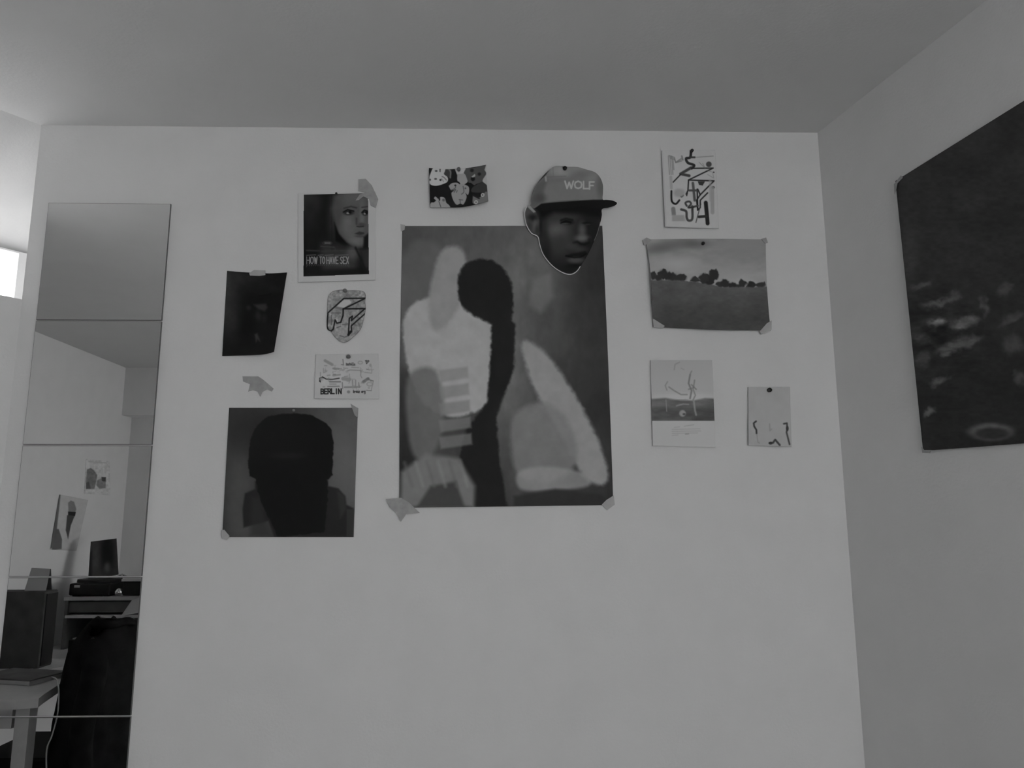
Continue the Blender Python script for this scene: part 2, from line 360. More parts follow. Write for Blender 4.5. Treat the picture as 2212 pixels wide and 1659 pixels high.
def sheet(name, P, q, rim, n, C, ref, parent=None, th=0.0006):
    N = len(P); back = P[rim]-n*th; k = len(rim); m = k
    V = np.vstack([P, back]); 
    r = np.arange(k); r2 = np.roll(r, -1); rim = np.array(rim)
    skirt = np.stack([rim[r], rim[r2], N+r2, N+r], -1)
    faces = np.vstack([q, skirt])
    me = bpy.data.meshes.new(name); nf = len(faces)
    me.vertices.add(len(V)); me.vertices.foreach_set('co', V.astype(np.float32).ravel())
    me.loops.add(nf*4); me.loops.foreach_set('vertex_index', faces.astype(np.int32).ravel())
    me.polygons.add(nf); me.polygons.foreach_set('loop_start', np.arange(nf, dtype=np.int32)*4); 
    me.polygons.foreach_set('loop_total', np.full(nf, 4, np.int32))
    sm = np.ones(nf, bool); sm[len(q):] = False; me.polygons.foreach_set('use_smooth', sm)
    me.update(calc_edges=True)
    Cc = np.concatenate([C.ravel(), np.full(k, 120.0)])
    me.materials.append(M_print); set_print(me, Cc, ref)
    o = bpy.data.objects.new(name, me); COL.objects.link(o)
    if parent: o.parent = parent; o.matrix_parent_inverse = parent.matrix_basis.inverted()
    return o
def origin_to(o, p):
    p = Vector(tuple(map(float, p))); o.data.transform(Matrix.Translation(-p)); o.location = p
def paper(name, corners, paint, label, cat='poster', plane=on_wall, ref=143, step=1.0, lift=None, top=None, bottom=None, left=None, right=None, base=143, group=None):
    # corners TL, TR, BR, BL in photograph pixels; side curves bend the edge: list of (t, du, dv)
    TLc, TRc, BRc, BLc = [np.array(c, float) for c in corners]
    w = max(np.linalg.norm(TRc-TLc), np.linalg.norm(BRc-BLc)); h = max(np.linalg.norm(BLc-TLc), np.linalg.norm(BRc-TRc))
    nu = int(w/step)+2; nv = int(h/step)+2
    s, t = np.meshgrid(np.linspace(0,1,nu), np.linspace(0,1,nv))
    U = (TLc[0]*(1-s)+TRc[0]*s)*(1-t)+(BLc[0]*(1-s)+BRc[0]*s)*t
    V = (TLc[1]*(1-s)+TRc[1]*s)*(1-t)+(BLc[1]*(1-s)+BRc[1]*s)*t
    def bend(f, x, wgt):
        k = np.array(f, float); return np.interp(x, k[:,0], k[:,1])*wgt, np.interp(x, k[:,0], k[:,2])*wgt
    for f, x, wg in ((top,s,1-t),(bottom,s,t),(left,t,1-s),(right,t,s)):
        if f is not None:
            cv = catmull(f, 8); du, dv = bend(cv, x, wg); U = U+du; V = V+dv
    L = 0.0016+(lift(s, t) if lift else 0*s)
    # same pixel, slightly nearer plane
    P0 = np.zeros(U.shape+(3,)); R = np.stack([(U-CX)/F, np.ones_like(U), -(V-CY)/F], -1) @ ROT.T
    if plane is on_wall:
        tt = (-L-CAM[1])/R[...,1]; P0 = CAM+tt[...,None]*R
    elif plane is on_right:
        tt = ((RP-CAM) @ RN + L)/(R @ RN); P0 = CAM+tt[...,None]*R
    else:
        t1 = (-.006-CAM[1])/R[...,1]; P1 = CAM+t1[...,None]*R; R2 = R*np.array([1,-1,1])
        t2 = (LW+L-P1[...,0])/R2[...,0]; P0 = P1+t2[...,None]*R2
    art = Art(U, V, base); paint(art)
    o = build_grid(name, P0, art.C, ref, nu, nv)
    origin_to(o, P0[-1, nu//2]); tag(o, label, cat, group)
    return o
def cutout(name, center, outline, paint, label, cat, ref=143, lift=None, nr=90, nt=420, base=143, sm=10):
    ol = catmull(outline, sm, True); pts = np.array(ol+[ol[0]]); d = np.r_[0, np.cumsum(np.hypot(*np.diff(pts, axis=0).T))]
    s = np.linspace(0, d[-1], nt, endpoint=False); ox = np.interp(s, d, pts[:,0]); oy = np.interp(s, d, pts[:,1])
    r = np.linspace(0, 1, nr+1)[1:]
    U = center[0]+(ox-center[0])[None]*r[:,None]; V = center[1]+(oy-center[1])[None]*r[:,None]
    Uf = np.r_[center[0], U.ravel()]; Vf = np.r_[center[1], V.ravel()]
    L = 0.003+(lift(Uf, Vf) if lift else 0*Uf)
    R = np.stack([(Uf-CX)/F, np.ones_like(Uf), -(Vf-CY)/F], -1) @ ROT.T
    P = CAM+((-L-CAM[1])/R[:,1])[:,None]*R
    art = Art(Uf, Vf, base); art.outline = ol; paint(art)
    I = 1+np.arange(nr*nt).reshape(nr, nt); J = np.roll(I, -1, 1)
    q = np.stack([I[:-1], I[1:], J[1:], J[:-1]], -1).reshape(-1, 4)
    # centre fan as quads sharing the centre vertex twice around
    cf = np.stack([np.zeros(nt//2, int), I[0,0::2], I[0,1::2], np.roll(I[0,0::2], -1)], -1)
    q = np.vstack([q, cf])
    o = sheet(name, P, q, list(I[-1]), np.array([0,-1.0,0]), art.C, ref)
    origin_to(o, P[P[:,2].argmin()]); return tag(o, label, cat)
def tape(name, pts, label, m=None, lift=0.004, plane=on_wall, group=None, thick=0.0008):
    P = [plane(u, v, lift) for u, v in pts]; n = RN if plane is on_right else np.array([0,-1.0,0])
    bm = bmesh.new(); a = [bm.verts.new(tuple(p)) for p in P]; b = [bm.verts.new(tuple(p-n*thick)) for p in P]
    bm.faces.new(a); bm.faces.new(b)
    for i in range(len(a)): bm.faces.new((a[i], a[(i+1)%len(a)], b[(i+1)%len(a)], b[i]))
    o = from_bm(name, bm, m or M_tape); origin_to(o, P[0]); return tag(o, label, 'tape', group)
def pin(u, v, label, m=None, r=0.0052, base=0.003, cat='pin', h=0.008):
    p = on_wall(u, v, base); t = empty('drawing_pin', p, label, cat)
    bm = bmesh.new(); q = Matrix.Translation(Vector(tuple(p))) @ Matrix.Rotation(math.pi/2, 4, 'X')
    prof = [(0.0, h), (r*.7, h), (r, h*.8), (r*.95, h*.62), (r*.5, h*.5), (r*.5, h*.25), (r*.9, h*.12), (r*.9, 0)]
    rings = []
    for (rr, z) in prof[1:]:
        rings.append([bm.verts.new(q @ Vector((math.cos(k*math.pi/8)*rr, math.sin(k*math.pi/8)*rr, z))) for k in range(16)])
    for a, b in zip(rings, rings[1:]):
        for k in range(16): bm.faces.new((a[k], a[(k+1)%16], b[(k+1)%16], b[k]))
    bm.faces.new(rings[0]); bm.faces.new(rings[-1])
    from_bm('pin_head', bm, m or M_pin, t, True)
    tube('pin_needle', [tuple(p+np.array([0,.0002,0])), tuple(p+np.array([0,base+.004,0]))], .0006, M_metal, t, 6)
    return t
# ------------------------------------------------------------------ pictures on the wall
def art_abstract(a):
    U, V = a.U, a.V
    a.grad((870,500), 66, (1320,1090), 50)
    a.ell(1130, 640, 120, 200, 88, soft=.8, a=.8); a.ell(1240, 720, 110, 90, 50, soft=.8); a.ell(1150, 860, 90, 160, 80, soft=.7, a=.7)
    a.ell(1290, 560, 70, 120, 36, soft=.8, a=.8); a.ell(1270, 870, 90, 110, 40, soft=.8, a=.8); a.ell(900, 600, 70, 160, 62, soft=.8)
    a.ell(875, 960, 45, 130, 36, soft=.7)
    a.grain(55, .35, 5, 1, 1.6); a.grain(14, .14, 8, 1, 2)
    # soft overlapping pale, grey and black fields, no figure
    a.poly([(868,560),(930,520),(985,600),(950,760),(900,800),(866,760)], 78, 12, sm=True, a=.8)
    a.poly([(872,690),(940,640),(1060,668),(1096,760),(1070,860),(980,900),(900,850)], 128, 5, sm=True, wob=6, seed=3)
    a.poly([(952,545),(998,538),(1006,600),(982,680),(940,716),(926,650)], 112, 7, sm=True, wob=5, seed=4)
    a.poly([(1000,575),(1060,562),(1104,610),(1100,700),(1040,690),(992,650)], 28, 4, sm=True, wob=7, seed=6)
    a.poly([(1064,640),(1112,700),(1110,800),(1072,900),(1080,1000),(1096,1096),(1000,1096),(990,1000),(1006,930),(1052,870),(1060,760)], 28, 4, sm=False, wob=6, seed=7)
    a.poly([(880,820),(940,800),(960,900),(930,990),(888,970)], 84, 8, sm=True, a=.9)
    for k in range(5): a.poly([(948,800+k*36),(1010+k*2,792+k*36),(1012+k*2,816+k*36),(952,826+k*36)], 106-3*k, 4, a=.75)
    a.poly([(1128,740),(1176,760),(1240,850),(1296,960),(1312,1040),(1262,1030),(1200,920),(1150,830)], 118, 7, sm=True, wob=6, seed=9, a=.95)
    a.poly([(1110,900),(1180,870),(1236,930),(1240,1010),(1170,1044),(1112,1010)], 98, 9, sm=True, wob=6, seed=11, a=.9)
    a.poly([(1120,1020),(1180,1008),(1260,1022),(1270,1050),(1180,1060),(1124,1056)], 116, 6, sm=True, a=.8)
    a.poly([(1110,1072),(1200,1056),(1300,1068),(1324,1096),(1110,1096)], 40, 6, sm=False)
    a.poly([(866,1020),(920,980),(990,990),(1026,1050),(1024,1096),(866,1096)], 92, 8, sm=False)
    a.poly([(930,1050),(985,1040),(1004,1096),(900,1096)], 54, 6)
    for k in range(6): a.line([(874+k*24,1000+k*-1),(890+k*24,1050)], 6, 108 if k % 2 else 78, 4, .6)
    a.poly([(1150,600),(1190,590),(1196,640),(1168,676),(1140,660)], 92, 9, a=.7)
    a.grain(20, .10, 21); a.line([(869,488),(1301,488)], 3, 90, 1.5, .5)
paper('large_poster', [(869,488),(1301,487.5),(1325,1091),(863,1097)], art_abstract,
      'largest poster on the wall, abstract painting with a black ribbon and pale sweeps on grey', step=1.15,
      lift=lambda s,t: .004*(1-np.abs(2*s-1))*np.sin(t*math.pi)+.004*t*(1-s), left=[(0,0,0),(.5,-2,0),(1,0,0)], right=[(0,0,0),(.5,1,0),(1,0,0)])
def art_square(a):
    a.grad((500,0), 42, (770,0), 62); a.ell(745, 1000, 45, 90, 78, soft=.9, a=.8); a.ell(515, 1080, 30, 110, 62, soft=.9, a=.8); a.ell(540, 1130, 30, 60, 58, soft=.9, a=.6)
    a.ell(500, 900, 60, 60, 40, soft=.9)
    a.grain(30, .12, 5)
    a.poly([(551,1040),(551,1056),(529,1066),(524,1100),(526,1140),(580,1125),(592,1160),(762,1160),(764,1098),(748,1090),(746,1072),(731,1055),(709,1050),(708,1034)], 30, 3)
    a.poly([(729,1060),(745,1072),(748,1100),(735,1120)], 44, 5, a=.6)
    a.poly([(544,1075),(562,1075),(572,1120),(586,1158),(540,1158)], 38, 8, a=.7)
    a.poly([(635,892),(600,895),(574,902),(550,926),(540,952),(536,995),(538,1027),(552,1036),(562,1080),(600,1160),(700,1150),(708,1080),(707,1036),(718,1027),(721,957),(716,928),(701,910),(670,896)], 19, 1.6, wob=5, seed=12, sm=False)
    a.ell(622, 984, 32, 7, 27, soft=.8); a.ell(590, 940, 60, 50, 24, soft=.9, a=.6); a.grain(12, .06, 31)
    a.poly([(749,1100),(765,1100),(763,1160),(748,1160)], 40, 2)
paper('square_poster', [(495,881),(773,881),(764,1160),(480,1160)], art_square, 'square dark poster with the silhouette of a head and shoulders', step=1.2,
      lift=lambda s,t: .003*np.sin(t*math.pi)+.003*t*(1-s))
def art_dark(a):
    a.C[:] = 19; a.ell(495, 640, 25, 70, 42, soft=.9, a=.9); a.ell(520, 600, 40, 25, 34, soft=.9, a=.6)
    a.ell(560, 625, 34, 12, 26, soft=.9); a.ell(550, 650, 45, 30, 15, soft=.8, a=.7)
    a.poly([(548,658),(574,656),(578,664),(572,672),(558,668)], 38, 4); a.ell(557, 683, 6, 10, 30, soft=.8); a.ell(572, 688, 5, 8, 26, soft=.9); a.ell(537, 665, 5, 5, 30, soft=.9)
    a.ell(536, 712, 18, 30, 15, soft=.9); a.poly([(550,722),(556,720),(562,738),(556,733),(553,740)], 44, 3); a.line([(560,640),(584,636)], 3, 13, 2)
    a.grain(12, .25, 9)
paper('dark_portrait_print', [(490.5,585),(620,588.5),(592,760),(480,769)], art_dark, 'very dark portrait print taped at its top, right of the mirror tiles', cat='poster',
      top=[(0,0,0),(.3,0,2),(.7,0,3),(1,0,0)], bottom=[(0,0,0),(.25,0,1.5),(.6,0,3.5),(.85,0,3.2),(1,0,0)],
      lift=lambda s,t: .012*t*s*s+.004*t)
def art_film(a):
    U, V = a.U, a.V; a.C[:] = 138
    m = inside(U, V, [(656,420.5),(795,417),(797,592),(655.6,597.6)])
    b = Art(U, V, 20)
    b.ell(665, 435, 22, 22, 42, soft=.9); b.ell(668, 460, 18, 30, 28, soft=.9)
    b.poly([(722,424),(745,415),(800,412),(800,520),(790,528),(782,534),(772,533),(755,527),(738,515),(728,500),(722,480),(716,450)], 72, 7, sm=False)
    b.ell(762, 428, 30, 16, 84, soft=.9, a=.8); b.ell(728, 470, 16, 50, 56, soft=.8, a=.5); b.ell(768, 520, 15, 12, 92, soft=.8)
    b.ell(750, 484, 12, 18, 96, soft=.9, a=.8); b.ell(757, 500, 20, 14, 88, soft=.9, a=.6)
    b.ell(782, 465, 5, 26, 92, soft=.9, a=.8); b.ell(781, 486, 8, 5, 60, soft=.6); b.line([(771,489),(776,490),(785,489)], 2, 30, 1.2)
    b.line([(770,472),(770,484)], 2.5, 48, 2)
    for (x, y, rx) in ((753,459,11),(789,460,7)):
        b.ell(x, y, rx, 5.5, 34, soft=.5); b.line([(x-rx,y-1),(x-2,y-6.2),(x+rx,y-3)], 2.6, 16, 1); b.ell(x-1, y+1.5, rx*.36, 2.0, 118, soft=.5); b.ell(x+3, y-.5, 3, 3, 16, soft=.4)
    b.line([(743,450),(758,446),(770,449)], 2.4, 42, 1.6); b.line([(782,448),(795,446)], 2.2, 44, 1.5)
    b.poly([(766,505),(776,500),(786,502),(787,505),(778,508)], 44, 1.8); b.ell(777, 510, 10, 3, 60, soft=.6, a=.8)
    b.poly([(722,480),(732,505),(748,524),(764,534),(750,535),(725,520)], 14, 3); b.poly([(786,512),(800,500),(800,560),(785,535)], 18, 3)
    b.poly([(695,528),(735,530),(765,532),(775,556),(770,590),(700,590),(690,560)], 46, 12, a=.8)
    b.ell(762, 545, 12, 14, 70, soft=.8, a=.8); b.poly([(778,540),(800,535),(800,592),(790,592)], 40, 6, a=.8); b.line([(768,535),(780,560),(792,590)], 4, 22, 2)
    b.poly([(656,585),(797,578),(797,592),(655,598)], 20, 6, a=.9)
    b.C = np.where((b.U>715)&(b.V<540), b.C*.88, b.C)
    b.ell(707, 525, 10, 4.4, 58, soft=.25); b.ell(707, 525, 9, 3.6, 30, soft=.2); b.line([(702,525),(713,525)], 2, 98, 1.2)
    b.line([(693,532),(722,534)], 1.6, 52, 1.2); b.line([(662,541),(690,542)], 3, 40, 1.2); b.line([(695,543),(745,541)], 3, 44, 1.4)
    for x0, x1 in ((662,682),(687,698),(702,720),(724,752)): b.line([(x0,551.5),(x1,550.5)], 1.6, 78, .9)
    for wd, x, w in (('HOW',662.5,22.5),('TO',690.5,11),('HAVE',706,24.5),('SEX',735,18)): b.text(wd, x, 555, w, 14.5, 1.9, 110, gap=.35, blur=.5)
    for k in range(22): b.line([(663+k*4.1,571),(663+k*4.1+1.8,574)], 1.2, 62, .8, .9)
    b.line([(662,556),(662,577)], .8, 60, .7); b.line([(753.5,556),(753.5,577)], .8, 60, .7)
    b.grain(14, .12, 4)
    a.C = np.where(m, b.C, a.C)
    a.line([(643,419),(643,610)], 1.2, 110, 1, .6); a.line([(643,610),(806,606)], 1.4, 112, 1, .6)
paper('film_poster', [(643,418),(812,414),(811,605),(644,610)], art_film,
      'small film poster of a looking-up face above the words HOW TO HAVE SEX, white border', step=.8, lift=lambda s,t: .003*t)
def art_collage(a):
    ox, oy, k = 900, 330, 1/11.85
    P = lambda l: catmull([(ox+x*k, oy+y*k) for x, y in l], 4)
    a.C[:] = 24
    a.grain(10, .25, 3)
    a.poly(P([(440,380),(740,420),(700,540),(780,610),(805,690),(750,770),(510,845),(340,800),(320,640),(400,420)]), 142, .8)
    a.ell(ox+500*k, oy+465*k, 3, 2, 60); a.line(P([(600,410),(600,480)]), 2, 40); a.ell(ox+485*k, oy+670*k, 3, 2, 60); a.ell(ox+610*k, oy+695*k, 2.4, 2.2, 40)
    a.line(P([(650,610),(700,630),(760,700)]), 1.6, 70); a.line(P([(640,660),(690,740)]), 1.2, 95); a.ell(ox+340*k, oy+690*k, 2.5, 2.2, 60)
    a.poly(P([(740,420),(880,420),(880,560),(840,640),(700,540)]), 48, 1); a.line(P([(830,430),(870,500),(860,640)]), 3, 84, 1)
    a.poly(P([(980,420),(1260,400),(1210,510),(1250,560),(1310,720),(1240,800),(1180,830),(1090,800),(1040,700),(1040,580)]), 118, .9)
    a.poly(P([(985,420),(1255,400),(1210,520),(1030,540)]), 140, .9); a.ell(ox+1080*k, oy+430*k, 3, 5, 100, soft=.6)
    a.poly(P([(1260,400),(1500,370),(1775,310),(1790,520),(1700,700),(1690,740),(1530,800),(1470,830),(1390,770),(1320,750),(1250,560),(1205,510)]), 62, .9)
    a.ell(ox+1415*k, oy+450*k, 4, 3.6, 30, soft=.5); a.ell(ox+1605*k, oy+545*k, 3.4, 3.4, 32, soft=.5); a.ell(ox+1440*k, oy+670*k, 4.6, 4.6, 22, soft=.35)
    a.poly(P([(1490,540),(1500,600),(1440,630),(1400,615)]), 125, .8)
    a.poly(P([(1775,310),(1800,480),(1810,840),(1720,830),(1690,700),(1780,540),(1735,440)]), 134, .9); a.poly(P([(1690,740),(1820,860),(1830,1000),(1430,1010),(1420,900),(1560,800)]), 46, 1.2)
    a.poly(P([(820,850),(900,780),(1020,760),(1100,800),(1220,810),(1330,870),(1345,980),(1310,1080),(1250,1030),(1280,1140),(1200,1320),(1120,1300),(1020,1330),(930,1200),(890,1030),(960,970),(870,950)]), 112, .9)
    for l in ([(990,830),(990,900),(890,960)],[(1190,860),(1210,1000),(1150,1060)],[(1090,1200),(1180,1210)],[(1110,1210),(1120,1300)],[(1040,970),(1020,1010)],[(940,960),(1000,940),(960,1010)]): a.line(P(l), 1.6, 62, .8)
    a.ell(ox+990*k, oy+835*k, 2.4, 2, 40); a.ell(ox+1250*k, oy+910*k, 2, 2, 70); a.line(P([(950,745),(1060,750),(1100,790)]), 2.5, 18)
    a.poly(P([(440,1170),(480,1120),(560,1180),(620,1130),(720,1160),(760,1280),(820,1330),(830,1420),(350,1420),(370,1280),(440,1270),(500,1220)]), 118, .9)
    a.line(P([(570,1250),(620,1390)]), 1.5, 55); a.ell(ox+690*k, oy+1210*k, 3, 3, 75, soft=.5); a.poly(P([(560,1180),(600,1150),(600,1220),(570,1230)]), 30, .8)
    a.poly(P([(1440,1090),(1600,1150),(1760,1000),(1830,1040),(1840,1240),(1480,1310),(1430,1230)]), 86, 1.2); a.line(P([(1450,1090),(1600,1170)]), 3, 30)
    for x, y in ((1690,1080),(1520,1265)): a.ell(ox+x*k, oy+y*k, 3.8, 4.4, 142, rot=.4, soft=.25); a.ell(ox+x*k, oy+y*k, 1.6, 2, 70, soft=.6)
paper('collage_print', [(926.6,362.5),(1050,356),(1055,434.5),(929.5,448)], art_collage, 'small print crowded with drawn faces and a dog head, pinned above the largest poster', step=.8,
      top=[(0,0,0),(.3,0,5),(.65,0,5),(1,0,0)], bottom=[(0,0,0),(.3,0,4),(.55,0,6.5),(.8,0,4),(1,0,0)], right=[(0,0,0),(.5,-1,0),(1,0,0)], lift=lambda s,t: .004+.012*s*t+.010*np.abs(s-.5)**1.5*2)
# face cut out of a magazine
def art_cap(a):
    ox, oy, k = 1100, 330, 1/5.72
    P = lambda l: [(ox+x*k, oy+y*k) for x, y in l]
    E = lambda x, y, rx, ry, v, **q: a.ell(ox+x*k, oy+y*k, rx*k, ry*k, v, **q)
    a.C[:] = 32
    E(560, 900, 330, 330, 44, soft=.8); E(1000, 1000, 160, 300, 24, soft=.6); E(600, 1350, 260, 160, 26, soft=.7, a=.8)
    E(590, 960, 110, 90, 68, soft=.9); E(650, 1100, 120, 100, 48, soft=.9, a=.8); E(620, 1200, 120, 110, 44, soft=.9, a=.7); E(450, 1250, 60, 180, 24, soft=.9, a=.8)
    E(420, 950, 50, 200, 30, soft=.9, a=.7)
    E(900, 960, 45, 90, 62, soft=.9); E(900, 1055, 75, 40, 80, soft=.9, a=.9); E(1000, 1080, 26, 30, 26, soft=.7)
    a.line(P([(795,1115),(840,1100),(880,1125),(930,1135),(985,1110)]), 4, 17, 2.5)
    E(720, 860, 75, 28, 22, soft=.6); a.line(P([(640,870),(700,842),(760,860)]), 3, 13, 1.5); E(690, 876, 45, 9, 54, soft=.8, a=.9); a.line(P([(640,835),(700,815),(780,830)]), 4, 18, 2.2)
    E(960, 868, 55, 16, 18, soft=.7); E(970, 884, 30, 7, 42, soft=.9, a=.8)
    E(780, 1150, 60, 35, 52, soft=.9, a=.7); E(860, 1190, 90, 34, 48, soft=.9, a=.8)
    a.poly(P([(700,1270),(780,1245),(860,1235),(940,1215),(965,1245),(900,1285),(800,1290),(740,1300)]), 18, 3)
    E(820, 1325, 95, 36, 56, soft=.6); a.line(P([(700,1275),(800,1295),(880,1290),(950,1250)]), 2.6, 12, 1.5); E(820, 1400, 100, 22, 18, soft=.8); E(760, 1440, 110, 40, 22, soft=.8, a=.8)
    a.poly(P([(188,700),(230,660),(330,730),(385,850),(380,1000),(340,1020),(260,970),(200,870)]), 58, 2, sm=False); E(290, 800, 55, 40, 26, soft=.8); E(320, 900, 22, 60, 66, soft=.8); E(250, 900, 28, 70, 48, soft=.8); E(350, 960, 30, 60, 42, soft=.8); E(390, 900, 20, 130, 26, soft=.8)
    a.poly(P([(330,690),(420,620),(1150,580),(1155,700),(1120,800),(900,760),(560,740),(420,820),(380,800)]), 18, 9)
    # cap
    a.poly(P([(255,660),(265,560),(330,390),(440,290),(560,130),(800,120),(1000,180),(1160,260),(1180,590),(1000,600),(700,610),(420,630),(310,690)]), 90, 1.4)
    a.poly(P([(255,660),(265,560),(330,390),(440,290),(470,340),(430,470),(420,600),(310,690)]), 66, 6, a=.8); E(380, 560, 70, 50, 54, soft=.9, a=.7)
    E(640, 220, 130, 70, 112, soft=.8); E(850, 200, 120, 50, 102, soft=.9); E(1000, 290, 90, 60, 104, soft=.9, a=.7); E(900, 270, 90, 50, 84, soft=.9, a=.7); E(1130, 430, 45, 130, 72, soft=.8, a=.8); E(600, 340, 160, 30, 84, soft=.9, a=.6)
    a.line(P([(540,170),(545,290)]), 1.2, 90, 1); a.line(P([(450,300),(455,345)]), 3.5, 118, 1.6); a.line(P([(470,300),(700,290)]), 1.2, 80, 1.2)
    a.poly(P([(310,690),(400,625),(620,605),(860,590),(1040,580),(1160,580),(1280,590),(1345,620),(1345,650),(1150,700),(900,660),(600,700),(400,720)]), 20, 1.6)
    a.line(P([(400,622),(620,600),(860,585)]), 1.6, 70, 1.2)
    xs = [1220.5, 1241.5, 1260.5, 1273.5]
    for ch, x, w, y in zip('WOLF', xs, (18,15,11,9.5), (391.5,391.5,392,393)): a.text(ch, x, y, w, 15.5, 3.5, 132, blur=.7)
    a.poly(P([(215,650),(250,645),(330,730),(300,740),(235,680)]), 108, 1.2)
    d = seg_dist(a.U, a.V, a.outline, True)
    low = ((a.V > 486) & (a.U < 1250)) | ((a.V > 445) & (a.U < 1139)) | (a.V > 575)
    a.mix(np.clip(2.1-d, 0, 1)*low, 150); rgt = (a.V > 480) & (a.V < 520) & (a.U > 1270); a.mix(np.clip(1.5-d, 0, 1)*rgt*.8, 110)
    a.grain(12, .06, 2)
cap_outline = [(1146,442),(1147,430),(1151,414),(1157.7,400),(1168,386),(1182,371),(1196,360),(1208,358),(1226,360),(1248,361),(1266,366),(1285,372),(1296,383),(1302,398),(1302.5,415),(1302,430.5),(1310,431.5),(1322,433),(1331,436.5),(1332.5,440),(1327,444.5),(1314,448.5),(1300.5,452),(1300,466),(1295.5,487),(1290,506),(1282,524),(1270,549),(1257,571),(1246,587),(1231,593.6),(1212,588),(1191,573),(1173,550),(1165,527.5),(1161,511.5),(1147,503.5),(1137,487),(1133,470),(1133.2,456),(1139,444.5)]
cutout('face_cutout', (1225,455), cap_outline, art_cap, 'cutout of a man in a cap lettered WOLF, over the corner of the largest poster', 'cutout',
       lift=lambda U, V: .004+.016*np.clip((500-V)/140, 0, 1)*np.clip(1.1-(U-1130)/200, .15, 1)+.006*np.clip((520-V)/100, 0, 1), nr=110, nt=560)
def art_mask(a):
    ox, oy, k = 660, 600, 1/5.92
    P = lambda l: [(ox+x*k, oy+y*k) for x, y in l]
    a.C[:] = 106; a.grain(9, .6, 6); a.grain(3.5, .5, 16)
    a.ell(742, 662, 24, 20, 92, soft=.8, a=.6); a.ell(746, 720, 16, 14, 116, soft=.8, a=.7)
    a.poly(P([(450,290),(560,280),(590,320),(490,385),(400,370)]), 134, 1.2)
    a.poly(P([(500,410),(540,560),(480,590),(500,450)]), 116, 1.5, a=.8); a.line(P([(330,450),(450,450)]), 1.6, 60); a.line(P([(390,380),(470,400)]), 5, 74, 2, .6)
    for l in ([(440,740),(500,760),(550,740)],[(400,640),(450,620)],[(470,600),(540,590)],[(330,480),(330,600)]): a.line(P(l), 1.6, 62, 1)
    B = 24
    a.line(P([(765,262),(490,265),(285,450),(275,620),(290,670),(330,680),(355,655),(378,540),(400,580),(450,570),(480,480),(482,400),(765,262)]), 3.2, B, .8)
    a.line(P([(482,398),(760,395),(585,550),(600,490),(560,520),(548,725),(590,690),(585,615),(760,460)]), 3.0, B, .8); a.line(P([(548,730),(575,690)]), 5, B, 1)
    d = seg_dist(a.U, a.V, a.outline, True); a.mix(np.clip(1.3-d, 0, 1)*.5, 62)
mask_outline = [(707,673),(708,649),(711,637),(719,629.5),(736,626),(754,627),(770,627),(785,629.5),(790,637),(789,652),(790,668),(785,693),(778,713),(761,730),(748,739),(736,738.5),(722.5,727),(716,717),(707,711),(706,694)]
cutout('mask_cutout', (748,680), mask_outline, art_mask, 'small grey face-shaped cutout with black angular line lettering, under the film poster', 'cutout', lift=lambda U, V: 0.002+0*U, nr=60, nt=300)
